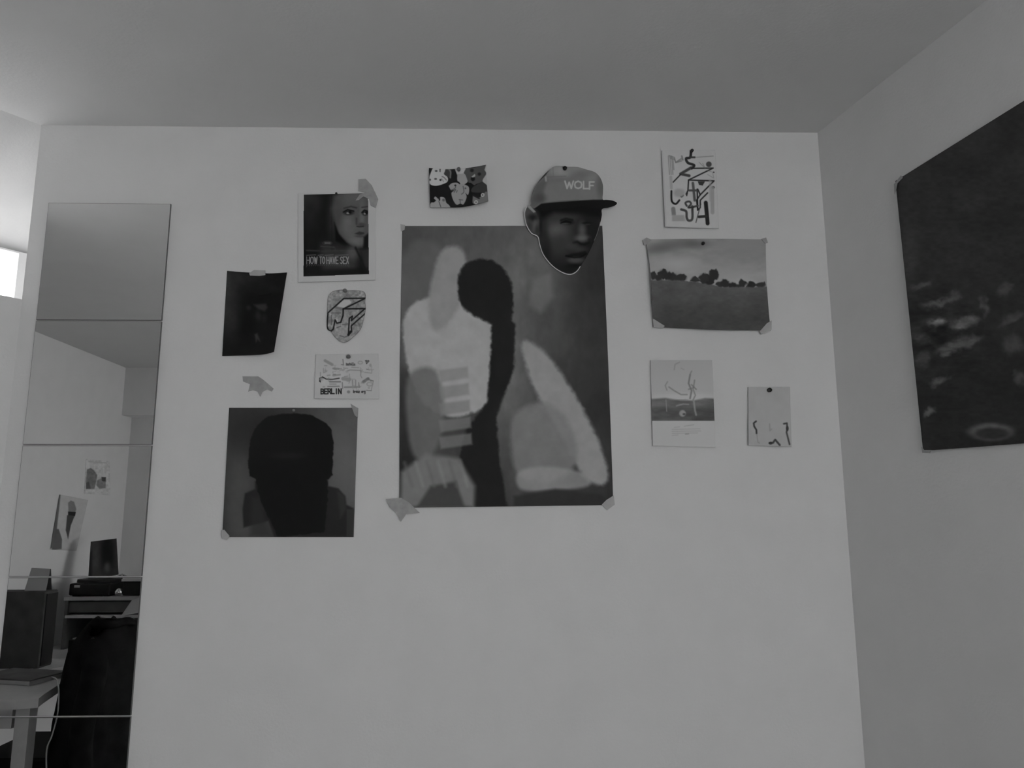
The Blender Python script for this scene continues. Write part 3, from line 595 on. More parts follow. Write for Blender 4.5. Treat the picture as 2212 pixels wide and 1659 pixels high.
def art_berlin(a):
    ox, oy, k = 660, 600, 1/5.92
    P = lambda l: [(ox+x*k, oy+y*k) for x, y in l]
    a.C[:] = 135; a.ell(718, 830, 36, 30, 142, soft=.3, a=.6); a.grain(16, .03, 5)
    for l, w, v in (([(250,1060),(340,1110)],6,108),([(478,1045),(485,1115),(460,1110)],1.3,70),([(535,1190),(570,1180),(700,1185)],1.6,95),([(710,1190),(705,1250),(720,1280)],1.2,92),
        ([(480,1290),(560,1300)],8,112),([(500,1400),(690,1395)],3.5,102),([(740,1330),(800,1290)],6,84),([(800,1300),(865,1320)],2,80),([(470,1340),(475,1420)],1.5,80),([(190,1210),(190,1260)],1.3,100),
        ([(230,1160),(230,1215),(270,1200),(250,1180)],1.2,100),([(355,1160),(420,1165)],4,104),([(355,1250),(440,1240)],4,112),([(280,1250),(310,1245)],3,112),([(310,1330),(445,1330)],2.6,84),([(310,1360),(390,1360)],1.6,100),([(285,1390),(430,1388)],2,88),
        ([(780,1440),(840,1445)],1.6,82),([(840,1440),(865,1330)],1.2,96),([(590,1145),(680,1150)],1.2,100),([(780,1170),(850,1180),(845,1220),(760,1210)],1.3,106),([(600,1310),(605,1390)],2,98),([(640,1310),(640,1390)],2,98),([(680,1340),(690,1400)],1.4,86),([(560,1230),(570,1300),(555,1350)],1.2,104)):
        a.line(P(l), w, v, 1)
    for x, y, r in ((700,1085,5.5),(480,1180,2.8),(820,1360,7)): a.ell(ox+x*k, oy+y*k, r, r*.7, 108, soft=.3); a.ell(ox+x*k, oy+y*k, r*.7, r*.45, 132, soft=.3)
    a.poly(P([(175,1330),(175,1280),(220,1260),(265,1290),(230,1300),(195,1340)]), 32, .8); a.ell(ox+228*k, oy+1325*k, 5.5, 6.5, 142, soft=.2); a.line(P([(225,1395),(245,1395)]), 2, 105)
    a.line(P([(260,1295),(340,1300),(430,1285)]), 2.4, 50, .8)
    a.line(P([(765,1060),(780,1055),(785,1075),(800,1055),(812,1065),(780,1100),(768,1060)]), 1.5, 40, .7)
    a.ell(ox+550*k, oy+1460*k, 3.5, 3.2, 100, soft=.4)
    rb = random.Random(8)
    for _ in range(46):
        x, y = rb.uniform(694, 804), rb.uniform(789, 838)
        if x < 742 and y > 822: continue
        q = rb.random()
        if q < .45: a.line([(x,y),(x+rb.uniform(3,9),y+rb.uniform(-1,1))], rb.uniform(.8,1.8), rb.uniform(84,116), .9, .8)
        elif q < .75: a.line([(x,y),(x+rb.uniform(-2,2),y+rb.uniform(4,9)),(x+rb.uniform(3,6),y+rb.uniform(2,8))], 1, rb.uniform(90,116), .8, .8)
        else: a.ell(x, y, rb.uniform(2,5), rb.uniform(1.5,4), rb.uniform(108,122), soft=.4, a=.8)
    a.text('BERLIN', 693.5, 840, 43.5, 10.5, 2.5, 26, gap=.3, blur=.7, jitter=.5)
    a.text('instelle', 747, 783.5, 20, 5.5, 1.4, 56, gap=.25); a.text('kreuzberg', 763, 842.5, 26, 6.0, 1.4, 42, gap=.2)
paper('berlin_card', [(682,766),(817,764),(818.5,862),(679,861)], art_berlin, 'pale sketch map card lettered BERLIN, pinned under the face-shaped cutout', cat='card', step=.7, lift=lambda s,t: .003)
def art_type(a):
    ox, oy, k = 1380, 300, 1/3.77
    P = lambda l: [(ox+x*k, oy+y*k) for x, y in l]
    a.C[:] = 141
    B = 28; G = 58
    for dd in (0, 4, 8): a.line([(x+dd*.9, y) for x, y in P([(240,140),(250,290)])], 1.6, 96, .8)
    for dd in (0, 12, 24): a.line(P([(245+dd*.5,135+dd),(290,150+dd*.8),(300,195-dd*.2),(350,180-dd)]), 1.6, 92, .8)
    a.line(P([(278,170),(285,250)]), 2, 100, 1); a.line(P([(350,140),(358,170)]), 3, 92)
    a.line(P([(425,95),(418,150),(385,160),(400,195),(450,215),(430,240)]), 5.5, 38, .8, sm=True); a.line(P([(420,150),(455,150)]), 4, 48, .8)
    a.line(P([(425,235),(340,285),(410,300)]), 6, 52, 1); a.line(P([(340,290),(280,352)]), 2.6, B, .8)
    a.line(P([(430,240),(605,238),(405,335),(612,342),(500,455),(470,500),(480,580),(500,560),(500,500),(560,440)]), 2.8, B, .8)
    a.line(P([(405,335),(400,420),(385,450)]), 2.8, B, .8); a.line(P([(480,410),(500,455)]), 2.8, B); a.line(P([(475,410),(480,580)]), 3, B)
    a.ell(ox+570*k, oy+207*k, 6, 6, 56, soft=.2); a.ell(ox+610*k, oy+272*k, 1.8, 1.8, 60); a.ell(ox+605*k, oy+395*k, 3.6, 2.8, 56, soft=.3)
    a.line(P([(470,150),(605,140)]), 1.6, 100, 1); a.line(P([(490,190),(540,240),(520,200)]), .8, 90); a.line(P([(560,290),(610,320),(600,270),(560,260)]), .8, 100)
    a.poly(P([(480,345),(540,345),(520,380),(490,375)]), 44, .8)
    a.line(P([(265,425),(268,505),(300,530),(330,500)]), 4, B, .8, sm=True); a.line(P([(335,425),(345,470),(360,460)]), 3.4, B, .8, sm=True); a.line(P([(395,440),(390,462)]), 2.4, B)
    a.line(P([(440,360),(455,500)]), 5.5, 66, 1); a.line(P([(410,420),(470,420)]), 4.5, 60, 1)
    a.line(P([(390,545),(380,520),(410,510),(425,530),(405,560),(480,545)]), 4.2, 56, .8, sm=True); a.line(P([(435,550),(435,650),(405,665),(390,640),(385,590),(345,575)]), 5, 58, .8, sm=True)
    a.line(P([(505,530),(465,680)]), 1.8, 50, .7); a.line(P([(545,520),(560,688)]), 8.5, 34, .8); a.line(P([(490,635),(550,630)]), 6, 40, .8)
    a.line(P([(598,400),(600,600)]), 8, 112, 1.2, .8); a.line(P([(580,340),(585,500)]), 6, 118, 1.2, .6); a.ell(ox+330*k, oy+440*k, 12, 9, 122, soft=.4); a.line(P([(260,310),(265,400)]), 6, 124, 1)
    a.line(P([(280,570),(285,615)]), 9, 82, 1, .8); a.poly(P([(270,620),(370,620),(380,670),(270,670)]), 122, 2)
    for j in range(5): a.line(P([(275,628+j*9),(360,628+j*9)]), .7, 108, .6)
    a.grain(10, .03, 3); a.line(P([(190,95),(222,715),(640,730)]), 2, 112, 1.5, .4)
paper('lettering_poster', [(1429,325),(1545,324),(1553,494),(1437,490)], art_type, 'white poster of black and grey abstract lettering, highest print at the right of the wall', step=.75, lift=lambda s,t: .005+.006*(1-s)*t)
def art_land(a):
    a.grad((0,517), 104, (0,620), 122); a.grain(40, .25, 4, 1.6, .8); a.grain(12, .12, 14, 2, .8)
    a.ell(1430, 535, 40, 10, 84, rot=-.2, soft=.9); a.ell(1500, 527, 30, 8, 76, soft=.9, a=.8); a.ell(1460, 570, 40, 14, 128, soft=.9); a.ell(1560, 590, 60, 20, 126, soft=.9, a=.6); a.ell(1610, 530, 40, 16, 108, soft=.9)
    field = [(1390,606),(1440,602),(1500,607),(1560,622),(1600,624),(1670,622),(1680,730),(1390,730)]
    for x, y, rx, ry, v in ((1412,596,7,9,38),(1432,592,10,11,36),(1452,598,12,9,38),(1474,600,10,8,40),(1502,604,10,6,44),(1424,600,9,7,38),(1442,596,8,9,36),(1462,602,10,6,40),(1556,614,8,6,42),(1592,618,9,5,44),(1528,606,13,12,36),(1542,594,10,12,38),(1520,600,10,10,40),(1566,612,9,9,38),(1582,616,9,7,36),(1604,613,8,8,40),(1622,616,10,8,38),(1644,617,10,7,44)):
        a.poly([(x+rx*math.cos(q)*(1+.2*math.sin(3*q+x)), y+ry*math.sin(q)*(1+.2*math.cos(4*q+x))) for q in [j*math.pi/6 for j in range(12)]], v, 1.6, wob=9, seed=int(x))
        a.ell(x, y, rx*.9, ry*.8, v, soft=.5, a=.8)
    b = Art(a.U, a.V, 62); b.grad((0,600), 70, (0,712), 54); b.grain(26, .25, 8, 1.5, .8); b.grain(7, .15, 9, 1.5, .8)
    U, V = a.U, a.V; top = 606+np.interp(U, [1390,1440,1500,1560,1670], [0,-2,2,14,14])+fnoise(U, V, 6, 4)*4
    m = np.clip((V-top)/3+.5, 0, 1); a.C = a.C*(1-m)+b.C*m
    d = np.minimum(U-1394, 1664-U); 
paper('landscape_print', [(1395,517),(1654,517.5),(1665,714),(1411,706)], art_land, 'landscape print of trees along a dark field under clouds, taped at its corners', step=.9,
      left=[(0,0,0),(.35,4,0),(.7,2,0),(1,0,0)], right=[(0,0,0),(.4,-3,0),(.8,-2,0),(1,0,0)], bottom=[(0,0,0),(.5,0,2),(1,0,0)], top=[(0,0,0),(.5,0,-1.5),(1,0,0)],
      lift=lambda s,t: .004+.012*(1-s)**2*np.sin(math.pi*np.clip(t,0,1))+.006*np.sin(math.pi*s)*t)
def art_museum(a):
    ox, oy, k = 1380, 740, 1/6.144
    P = lambda l: [(ox+x*k, oy+y*k) for x, y in l]
    a.grad((0,778), 128, (0,862), 133); a.ell(1480, 858, 60, 8, 142, soft=.8)
    a.poly(P([(100,755),(350,735),(560,770),(720,770),(880,738),(1100,745),(1100,1040),(100,1040)]), 80, 3)
    a.grad((0,0), 0, (1,0), 0, a=0); U, V = a.U, a.V
    a.poly(P([(100,900),(500,880),(1100,850),(1100,1040),(100,1040)]), 64, 12, a=.9)
    m = (V < 909) & (V > 862); nz = fnoise(U, V, 18, 3, 2, .6); a.C = np.where(m, a.C*(1+nz*.5), a.C)
    # loose branching scribble
    for l, w, v in (([(680,430),(660,540),(700,640),(680,740)],3.2,84),([(740,500),(720,620),(750,700),(720,760)],2.4,92),([(640,690),(560,690),(470,640),(400,590)],2.4,94),([(380,520),(350,570),(372,630)],2,98),
        ([(470,360),(480,290),(540,260)],1.8,104),([(700,380),(680,420)],2,92),([(600,360),(560,340)],1.4,112),([(700,560),(760,620)],2.4,86),([(660,620),(720,600)],2,88)):
        a.line(P(l), w, v, 1.4, .9)
    for l, w in (([(360,760),(370,910)],1.6),([(500,840),(590,815),(660,820)],2.6),([(730,780),(745,900),(760,960)],4)): a.line(P(l), w, 116, 1.2, .8)
    a.ell(ox+580*k, oy+940*k, 7, 7, 118, soft=.3); a.ell(ox+600*k, oy+950*k, 3, 2.4, 66, soft=.5)
    a.poly(P([(100,1040),(1100,1040),(1100,1500),(100,1500)]), 139, .8)
    for j, (x0, x1) in enumerate(((470,540),(440,810),(440,820),(440,780),(440,520))): a.line(P([(x0,1125+j*27),(x1,1118+j*27)]), 1.3, 116, .9, .8)
    a.line(P([(600,1110),(730,1090)]), 1.3, 118); a.line(P([(620,1215),(660,1212)]), 2.5, 112)
paper('museum_poster', [(1405,778),(1538,778),(1546,966),(1410,963)], art_museum, 'small poster with pale scribble over a dark band and caption text, under the landscape print', step=.75, lift=lambda s,t: .003+.003*t)
def art_card(a):
    ox, oy, k = 1380, 740, 1/6.144
    P = lambda l: [(ox+x*k, oy+y*k) for x, y in l]
    a.C[:] = 126; a.grain(20, .05, 3)
    a.line(P([(1555,1045),(1525,1070),(1530,1110),(1560,1160),(1562,1205)]), 3.6, 44, 1); a.line(P([(1565,1220),(1580,1320),(1600,1335)]), 2, 108, 1.2)
    a.line(P([(1925,1078),(1965,1070),(1970,1150),(1960,1190),(2000,1350)]), 3.6, 54, 1.1); a.ell(ox+1970*k, oy+1140*k, 3, 6, 46)
    a.line(P([(1735,1080),(1740,1170),(1760,1150)]), 2, 106, 1.4); a.line(P([(1735,1335),(1780,1330),(1810,1290),(1870,1360)]), 4.2, 50, 1.2); a.ell(ox+1750*k, oy+1335*k, 4, 3, 44)
paper('small_card', [(1616,836),(1706,836),(1710,965),(1617,962)], art_card, 'plain pale card with three thin dark marks, lowest and rightmost of the pinned sheets', cat='card', step=.8, lift=lambda s,t: .003+.005*t)
def art_pond(a):
    a.C[:] = 31; a.grad((1950,400), 32, (2200,900), 25)
    a.grain(60, .3, 5, 1.3, 1); ox, oy, k = 1900, 200, 1/2.074
    E = lambda x, y, rx, ry, v, **q: a.ell(ox+x*k, oy+y*k, rx*k, ry*k, v, **q)
    a.ell(1960, 560, 22, 70, 44, soft=.9, a=.6)
    rr = random.Random(5); U0, V0 = a.U, a.V; a.U = U0+fnoise(U0, V0, 16, 41)*26; a.V = V0+fnoise(U0, V0, 16, 42)*22
    for x, y, rx, ry, v in ((190,860,45,12,52),(270,940,60,14,60),(330,920,30,20,56),(255,1030,38,20,78),(375,1035,52,26,72),(470,960,20,30,56),(560,880,35,25,48),(600,1000,45,20,48),(190,1110,25,30,54),(340,1130,90,22,56),(305,1170,22,12,68),(200,1195,30,22,50),(600,1130,40,40,46),(275,1290,40,14,58),(220,1430,20,14,66),(635,1280,22,25,50),(560,1030,30,14,44),(420,1105,30,12,50)):
        E(x, y, rx, ry, v, rot=-.35+rr.uniform(-.2,.2), soft=.7, a=.8)
    a.U, a.V = U0, V0
    U, V = a.U, a.V; nz = fnoise(U, V, 22, 8, 1.6, .7); m = np.exp(-((V-720)/95)**2)*np.exp(-((U-2030)/90)**2)
    a.C = a.C*(1+1.3*nz*m); 
    E(500, 1520, 98, 38, 58, soft=.3); E(505, 1528, 76, 26, 30, soft=.35); a.C = a.C*(1+.25*fnoise(U, V, 8, 18, 1.5, .8))
    a.mix(np.clip((1936.5-U+(V-395)*.125)/4, 0, 1)*.0, 80)
paper('pond_poster', [(1934,391),(2480,50),(2480,938),(1994,974)], art_pond, 'big dark poster of pale smudges on the right-hand wall', plane=on_right, step=1.7, ref=108, lift=lambda s,t: .004+.004*np.sin(t*3.14))

# pins and tape
pin(1220, 365, 'dark drawing pin in the top of the cap cutout', base=.022)
pin(1518, 527, 'dark drawing pin at the top edge of the landscape print', r=.0042, base=.006)
pin(1661, 843, 'black drawing pin at the top of the small pale card', r=.0055, base=.005)
pin(753.5, 771, 'dark grey drawing pin at the top of the sketch map card', M_pin2, r=.0048, base=.005)
pin(746, 629, 'grey drawing pin at the top of the face-shaped cutout', M_pin2, r=.0048, base=.004)
pin(727, 419, 'tiny dark pin at the top edge of the film poster', r=.003, base=.003, h=.005)
pin(991, 367, 'grey drawing pin at the top of the collage print', M_pin2, r=.0048, base=.007)
pin(1494, 327, 'black drawing pin at the top edge of the lettering poster', r=.0042, base=.007)
pin(635, 887, 'pale drawing pin at the top of the square dark poster', M_pin2, r=.0035, base=.003, h=.005)
tape('tape_strip', [(774,387),(790,386),(803,400),(817,430),(812,448),(800,443),(797,430),(785,424),(775,432),(768,433),(777,420),(790,416),(774,412)], 'crumpled tape over the upper right corner of the film poster', M_tape_dk, .005)
tape('tape_strip', [(538,590),(549,583),(573,584),(573,594),(560,596),(540,595)], 'short tape strip at the top of the very dark portrait', M_tape, .0045)
tape('tape_strip', [(523.7,813),(558,813),(567,819),(579,829),(591,839.5),(587,846),(577,841),(566,847),(562,857),(556,846),(546,843),(536,846),(540,830),(525,824)], 'torn leftover tape alone on the wall, above the square dark poster', M_tape_dk, .0022)
tape('tape_strip', [(834,1078),(866,1075),(884,1086),(907,1108),(877,1111),(866,1127),(857,1108),(842,1096)], 'torn tape over the lower left corner of the largest poster', M_tape_dk, .0085)
tape('tape_strip', [(1300,1090),(1310,1080),(1326,1070),(1328,1090),(1312,1102)], 'small tape on the lower right corner of the largest poster', M_tape, .006)
tape('tape_strip', [(865,484),(875,486),(874,496),(866,500)], 'tiny tape on the upper left corner of the largest poster', M_tape, .004)
tape('tape_strip', [(477,1146),(484,1144),(496,1158),(490,1166),(480,1163)], 'small tape on the lower left corner of the square dark poster', M_tape, .007)
tape('tape_strip', [(757,872),(774,882),(773,902),(766,897)], 'tape on the upper right corner of the square dark poster', M_tape_dk, .005)
tape('tape_strip', [(1388,519),(1397,513),(1407,518),(1400,526),(1392,530)], 'small tape on the upper left corner of the landscape print', M_tape_dk, .009)
tape('tape_strip', [(1645,516),(1655,513),(1659,524),(1653,526)], 'tiny tape on the upper right corner of the landscape print', M_tape_dk, .008)
tape('tape_strip', [(1410,688),(1414,690),(1436,704),(1432,709),(1412,707)], 'folded tape on the lower left corner of the landscape print', M_tape, .010)
tape('tape_strip', [(1641,716),(1657,698),(1667,692),(1667,712),(1645,722)], 'folded tape on the lower right corner of the landscape print', M_tape, .010)
tape('tape_strip', [(1931,398),(1946,379),(1950,384),(1938,396),(1935,412),(1932,420)], 'tape on the near upper corner of the big dark poster', M_tape_dk, .010, plane=on_right)
tape('tape_strip', [(1990,965),(1996,972),(2012,972),(2008,979),(1992,978)], 'tape on the near lower corner of the big dark poster', M_tape_dk, .010, plane=on_right)

# ------------------------------------------------------------------ the side of the room seen in the mirror tiles
def art_m1(a):
    a.C[:] = 138
    a.poly([(188,1014),(196,1011),(203,1016),(210,1026),(208,1040),(204,1056),(186,1056),(186,1035)], 84, 1.4); a.poly([(210,1037),(219,1033),(229,1036),(228,1054),(215,1056),(208,1048)], 92, 1.4)
    a.poly([(219,1030),(229,1031),(228,1040),(220,1039)], 52, 1); a.poly([(186,1043),(192,1040),(196,1056),(186,1056)], 60, 1.4); a.grain(4, .25, 4); a.line([(192,997),(230,1000)], 1.2, 116, 1.2)
paper('postcard', [(186,992),(237,996),(238,1070),(182,1066)], art_m1, 'small white postcard with a dark grey blot, reflected in the mirror tiles', cat='card', plane=on_left, ref=143, step=.9)
def art_m2(a):
    a.C[:] = 128; a.poly([(124,1070),(131,1068),(122,1150),(113,1184),(109,1184)], 70, 1.6)
    a.poly([(120,1142),(127,1143),(134,1165),(133,1186),(112,1188)], 66, 1.4); a.poly([(147,1086),(153,1081),(160,1084),(165,1100),(162,1108),(148,1108)], 86, 1.3)
    a.poly([(147,1105),(164,1106),(162,1115),(147,1114)], 30, .8); a.poly([(145,1113),(161,1115),(153,1135),(147,1165),(142,1145)], 50, 1.2); a.grain(8, .08, 4)
paper('leaf_print', [(128,1068),(190,1080),(165,1190),(108,1187)], art_m2, 'pale print with a slim dark spindle shape, reflected in the mirror tiles', cat='print', plane=on_left, ref=143, step=.9)

DH = 0.74
def sd(u, v, h=DH): return seen(u, v, 2, h)
# desk against the left wall
dk = empty('desk', (-2.1, -1.9, 0), 'white desk with pale square legs, left of the chair with the black jacket', 'desk')
c1 = sd(87, 1519); 
DX, DY0, DY1 = -1.85, -1.40, BY+.18
P = [(LW+.01, DY0), (DX-.02, DY0), (DX+.05, DY0-.03), (DX+.03, DY0-.10), (DX-.12, DY0-.75), (DX-.12, DY1), (LW+.01, DY1)]
prism('desk_top', P, DH-.035, DH, M_white, dk)
for x, y in ((DX-.02, DY0-.08), (LW+.06, DY0-.06), (DX-.2, DY1+.1), (LW+.06, DY1+.1)): box('leg', (x, y, (DH-.035)/2), (.055, .055, DH-.035), M_white, dk)
box('apron', ((LW+DX)/2, DY0-.08, DH-.08), (DX-LW-.14, .02, .085), M_white, dk)
# shelf unit at the back of the desk
def at_y(u, v, y): return seen(u, v, 1, y)
SY = -2.55
pA = at_y(138, 1290, SY); pB = at_y(330, 1290, SY); zt = float(pA[2]); zm = float(at_y(138, 1330, SY)[2])
sh = empty('desk_shelf', ((pA[0]+pB[0])/2, SY-.12, DH), 'pale two-board desk shelf carrying a black machine, at the back of the desk', 'shelf')
xa, xb = max(float(pA[0]), LW+.02), float(pB[0])
box('board', ((xa+xb)/2, SY-.15, zt-.009), (xb-xa, .30, .018), M_wood, sh)
box('board', ((xa+xb)/2, SY-.13, zm-.006), (xb-xa-.03, .26, .014), M_white, sh)
box('back_board', ((xa+xb)/2, SY-.29, (zt+DH)/2-.01), (xb-xa, .012, zt-DH-.02), M_grey, sh)
for x in (xa+.012, xb-.012): box('side_board', (x, SY-.15, (DH+zt-.018)/2+.0005), (.018, .28, zt-.018-DH-.001), M_grey, sh)
box('drawer_front', ((xa+xb)/2, SY-.03, (zt+zm)/2-.006), (xb-xa-.045, .016, zt-zm-.04), M_grey, sh)
# black machine on the shelf: plinth, platter, arm, glossy knob
qa = at_y(147, 1288, SY-.02); qb = at_y(236, 1288, SY-.02)
mx = (qa[0]+qb[0])/2; mw = float(qb[0]-qa[0])
mc = empty('record_player', (mx, SY-.14, zt), 'black record player with a raised rim on the pale desk shelf', 'record player')
box('plinth', (mx, SY-.15, zt+.038), (mw, .26, .064), M_black, mc, bevel=.008)
bm = bmesh.new(); bmesh.ops.create_cone(bm, cap_ends=True, segments=40, radius1=.115, radius2=.113, depth=.014, matrix=Matrix.Translation((mx-.01, SY-.15, zt+.079))); from_bm('platter', bm, M_black, mc, False)
tube('tone_arm', [(mx+mw*.40, SY-.25, zt+.09), (mx+mw*.40, SY-.2, zt+.105), (mx+mw*.3, SY-.1, zt+.098)], .005, M_metal, mc)
for sx in (-1, 1):
    for sy in (-.24, -.05): box('foot', (mx+sx*(mw/2-.03), SY+sy, zt+.003), (.03, .03, .006), M_black, mc)
box('label_plate', (mx-mw*.3, SY-.019, zt+.055), (.03, .003, .012), M_wood, mc)
bm = bmesh.new(); kp = at_y(250, 1277, SY+.0); bmesh.ops.create_uvsphere(bm, u_segments=20, v_segments=12, radius=.021, matrix=Matrix.Translation((kp[0], SY-.035, zt+.022)))
tag(from_bm('glass_ball', bm, M_metal, smooth=True), 'small shiny ball beside the black record player', 'ball')
ra = at_y(262, 1270, SY-.06)
bx2 = empty('speaker', (ra[0]+.10, SY-.14, zt), 'low dark box at the right end of the pale desk shelf', 'box')
box('box_body', (ra[0]+.09, SY-.15, zt+.04), (.16, .2, .075), M_black, bx2, bevel=.006); box('box_lid', (ra[0]+.09, SY-.15, zt+.085), (.17, .21, .012), M_white, bx2)
# record sleeve standing on the machine, leaning to the wall
sy = SY-.22
sv = [at_y(190, 1255, sy+.07), at_y(256, 1252, sy-.02), at_y(252, 1163, sy-.06), at_y(196, 1170, sy+.02)]
def art_sleeve(U, V):
    a = Art(U, V, 40); a.ell(.62, .38, .28, .45, 18, soft=.5); a.ell(.62, .75, .1, .12, 58, soft=.9); a.line([(.04,.3),(.08,1)], .08, 18, .05); a.ell(.25, .6, .16, .4, 50, soft=.9, a=.6); a.grain(.15, .3, 3); return a.C
s_, t_ = np.meshgrid(np.linspace(0,1,40), np.linspace(0,1,60)); sv = [np.array(p) for p in sv]
zb = zt+.088
sv[0][2] = zb; sv[1][2] = zb
PP = (sv[3]*(1-s_)[...,None]+sv[2]*s_[...,None])*(1-t_)[...,None]+(sv[0]*(1-s_)[...,None]+sv[1]*s_[...,None])*t_[...,None]
o = build_grid('record_sleeve', PP, art_sleeve(s_, t_), 143, 40, 60); origin_to(o, PP[-1,20]); tag(o, 'dark record sleeve standing upright on the black record player', 'record')
# tall dark file box left of the shelf
fa = sd(20, 1440); fb = at_y(88, 1415, -2.36)
hb = EYE-.345-DH
f0 = seen(24, 1270, 1, -2.0); f1 = seen(92, 1270, 1, -2.25)
e1 = seen(92, 1345, 1, -2.02); e2 = seen(120, 1345, 0, float(e1[0])); xr, yb, yf = float(e1[0]), float(e2[1]), -2.02
fx = empty('file_box', ((LW+.01+xr)/2, (yf+yb)/2, DH), 'tall dark grey upright box at the back of the desk, left of the shelf', 'box')
box('box_body', ((LW+.01+xr)/2, (yf+yb)/2, DH+.1775), (xr-LW-.01, yf-yb, .355), M_dgrey, fx, bevel=.006)
box('side_panel', (xr+.0025, (yf+yb)/2, DH+.1775), (.005, yf-yb-.02, .33), M_black, fx)
box('slot', (LW+.05, yf+.002, DH+.11), (.024, .005, .07), M_black, fx)
pc = seen(85, 1250, 1, -2.3)
pq = empty('folded_sheet', (LW+.14, -2.2, DH+.35), 'pale grey folded sheet standing on top of the tall dark box', 'paper')
M_gp = material('grey_paper', albedo=.40, rough=.8)
g0 = [seen(u, v, 1, yf-.05) for u, v in ((58,1276),(104,1272),(108,1229),(68,1227))]
for p in g0[:2]: p[2] = DH+.3565
def leaf(nm, dy0, dy1, m): return hexa(nm, [np.array([p[0], yf+dy0 if k < 2 else yf+dy1, p[2]]) for k, p in enumerate(g0)]+[np.array([p[0], yf+dy0-.003 if k < 2 else yf+dy1-.003, p[2]]) for k, p in enumerate(g0)], m, pq)
leaf('front_leaf', -.03, -.05, M_gp); leaf('rear_leaf', -.08, -.056, M_grey)
# papers and small things on the desk
def slab(name, u, v, sx, sy, h, rz, m, label, cat, z=DH):
    p = seen(u, v, 2, z); o = box(name, (0,0,h/2), (sx, sy, h), m, bevel=min(.003, h*.3)); o.location = (p[0], p[1], z+.0006); o.rotation_euler = (0,0,rz); return tag(o, label, cat)
pa = sd(45, 1468)
sl = empty('notebook_stack', (pa[0], pa[1], DH), 'grey notebook with a pale cover edge lying near the front of the desk', 'notebook')
box('cover', (pa[0], pa[1], DH+.022), (.30, .21, .006), M_grey, sl, rz=.25, bevel=.002); box('pages', (pa[0], pa[1], DH+.010), (.29, .20, .018), M_wood, sl, rz=.25)
slab('paper_sheet', 95, 1438, .21, .29, .002, .5, material('sheet_paper', albedo=.42, rough=.8), 'loose pale sheet on the desk in front of the tall dark box', 'paper')
slab('paper_sheet', 20, 1447, .21, .15, .003, -.2, M_wood, 'pale sheet at the left end of the desk behind the notebook', 'paper')
hp = sd(28, 1422)
hb_ = empty('black_case', (hp[0], hp[1], DH), 'small black rounded case on the desk at the left of the mirror', 'case')
bm = bmesh.new(); bmesh.ops.create_uvsphere(bm, u_segments=24, v_segments=14, radius=1.0, matrix=Matrix.Translation((hp[0]-.0, hp[1], DH+.024)) @ Matrix.Diagonal((.085, .05, .024, 1)).to_4x4()); from_bm('case_shell', bm, M_black, hb_, True)
tube('case_strap', [(hp[0]-.09, hp[1]+.03, DH+.02), (hp[0]-.04, hp[1]+.035, DH+.052), (hp[0]+.04, hp[1]+.03, DH+.056), (hp[0]+.075, hp[1]+.02, DH+.042)], .004, M_white, hb_)
# black keyboard-like tray in front of the shelf with papers on top
ta = sd(118, 1412)
tb = empty('black_tray', (-2.2, -2.39, DH), 'low black tray with pale papers on it in front of the desk shelf', 'tray')
box('tray_body', (-2.06, -2.41, DH+.042), (.24, .16, .084), M_black, tb, bevel=.004)
box('tray_base', (-2.06, -2.41, DH+.0), (.2, .14, .001), M_black, tb)
box('tray_foot', (-1.98, -2.35, DH+.006), (.03, .03, .012), M_black, tb)
tag(hexa('open_magazine', [(-2.17,-2.48,DH+.0845),(-1.95,-2.48,DH+.0845),(-1.95,-2.35,DH+.0845),(-2.17,-2.35,DH+.0845),(-2.17,-2.48,DH+.092),(-1.95,-2.48,DH+.12),(-1.95,-2.36,DH+.112),(-2.17,-2.35,DH+.090)], M_wood), 'pale open magazine lying on the low black tray', 'magazine')
# leaning sheets at the right end of the shelf
la = at_y(268, 1340, SY+.03); lb = at_y(305, 1300, SY+.03)
tag(hexa('leaning_sheet', [at_y(262,1330,SY+.02), at_y(312,1322,SY+.02), at_y(312,1288,SY+.02), at_y(285,1296,SY+.02), at_y(262,1330,SY+.017), at_y(312,1322,SY+.017), at_y(312,1288,SY+.017), at_y(285,1296,SY+.017)], M_white), 'white slanted sheet hanging at the right end of the desk shelf', 'paper')
tag(hexa('folded_flyer', [at_y(236,1368,SY+.06), at_y(300,1368,SY+.06), at_y(290,1336,SY+.06), at_y(266,1338,SY+.06), at_y(236,1368,SY+.057), at_y(300,1368,SY+.057), at_y(290,1336,SY+.057), at_y(266,1338,SY+.057)], M_white), 'white folded flyer standing behind the jacket on the chair', 'paper')
# cable from the desk edge
cp = [seen(u, v, 0, x) for u, v, x in ((112,1462,-1.86),(124,1470,-1.79),(127,1500,-1.775),(124,1545,-1.775),(112,1590,-1.79),(101,1620,-1.80),(101,1680,-1.80),(104,1760,-1.80))]
tag(tube('charging_cable', catmull([tuple(p) for p in cp], 6), .0032, M_cable), 'thin pale cable hanging from the desk beside the black jacket', 'cable')

# chair with a black jacket over its back
cx0, cy0 = -1.74, -1.80
ch = empty('desk_chair', (cx0, cy0, 0), 'black four-legged chair drawn up to the desk, hidden under the jacket', 'chair')
box('seat', (cx0-.2, cy0, .45), (.42, .42, .04), M_black, ch, bevel=.012)
for sx in (-.38, -.02):
    for sy in (-.18, .18): tube('leg', [(cx0+sx, cy0+sy, .43), (cx0+sx*1.08+.01, cy0+sy*1.08, .0)], .014, M_black, ch)
for sy in (-.16, .16): tube('back_post', [(cx0-.02, cy0+sy, .43), (cx0+.0, cy0+sy, .70), (cx0+.035, cy0+sy, .92)], .012, M_black, ch)
box('backrest', (cx0+.02, cy0, .84), (.022, .36, .2), M_black, ch, ry=.15, bevel=.006)
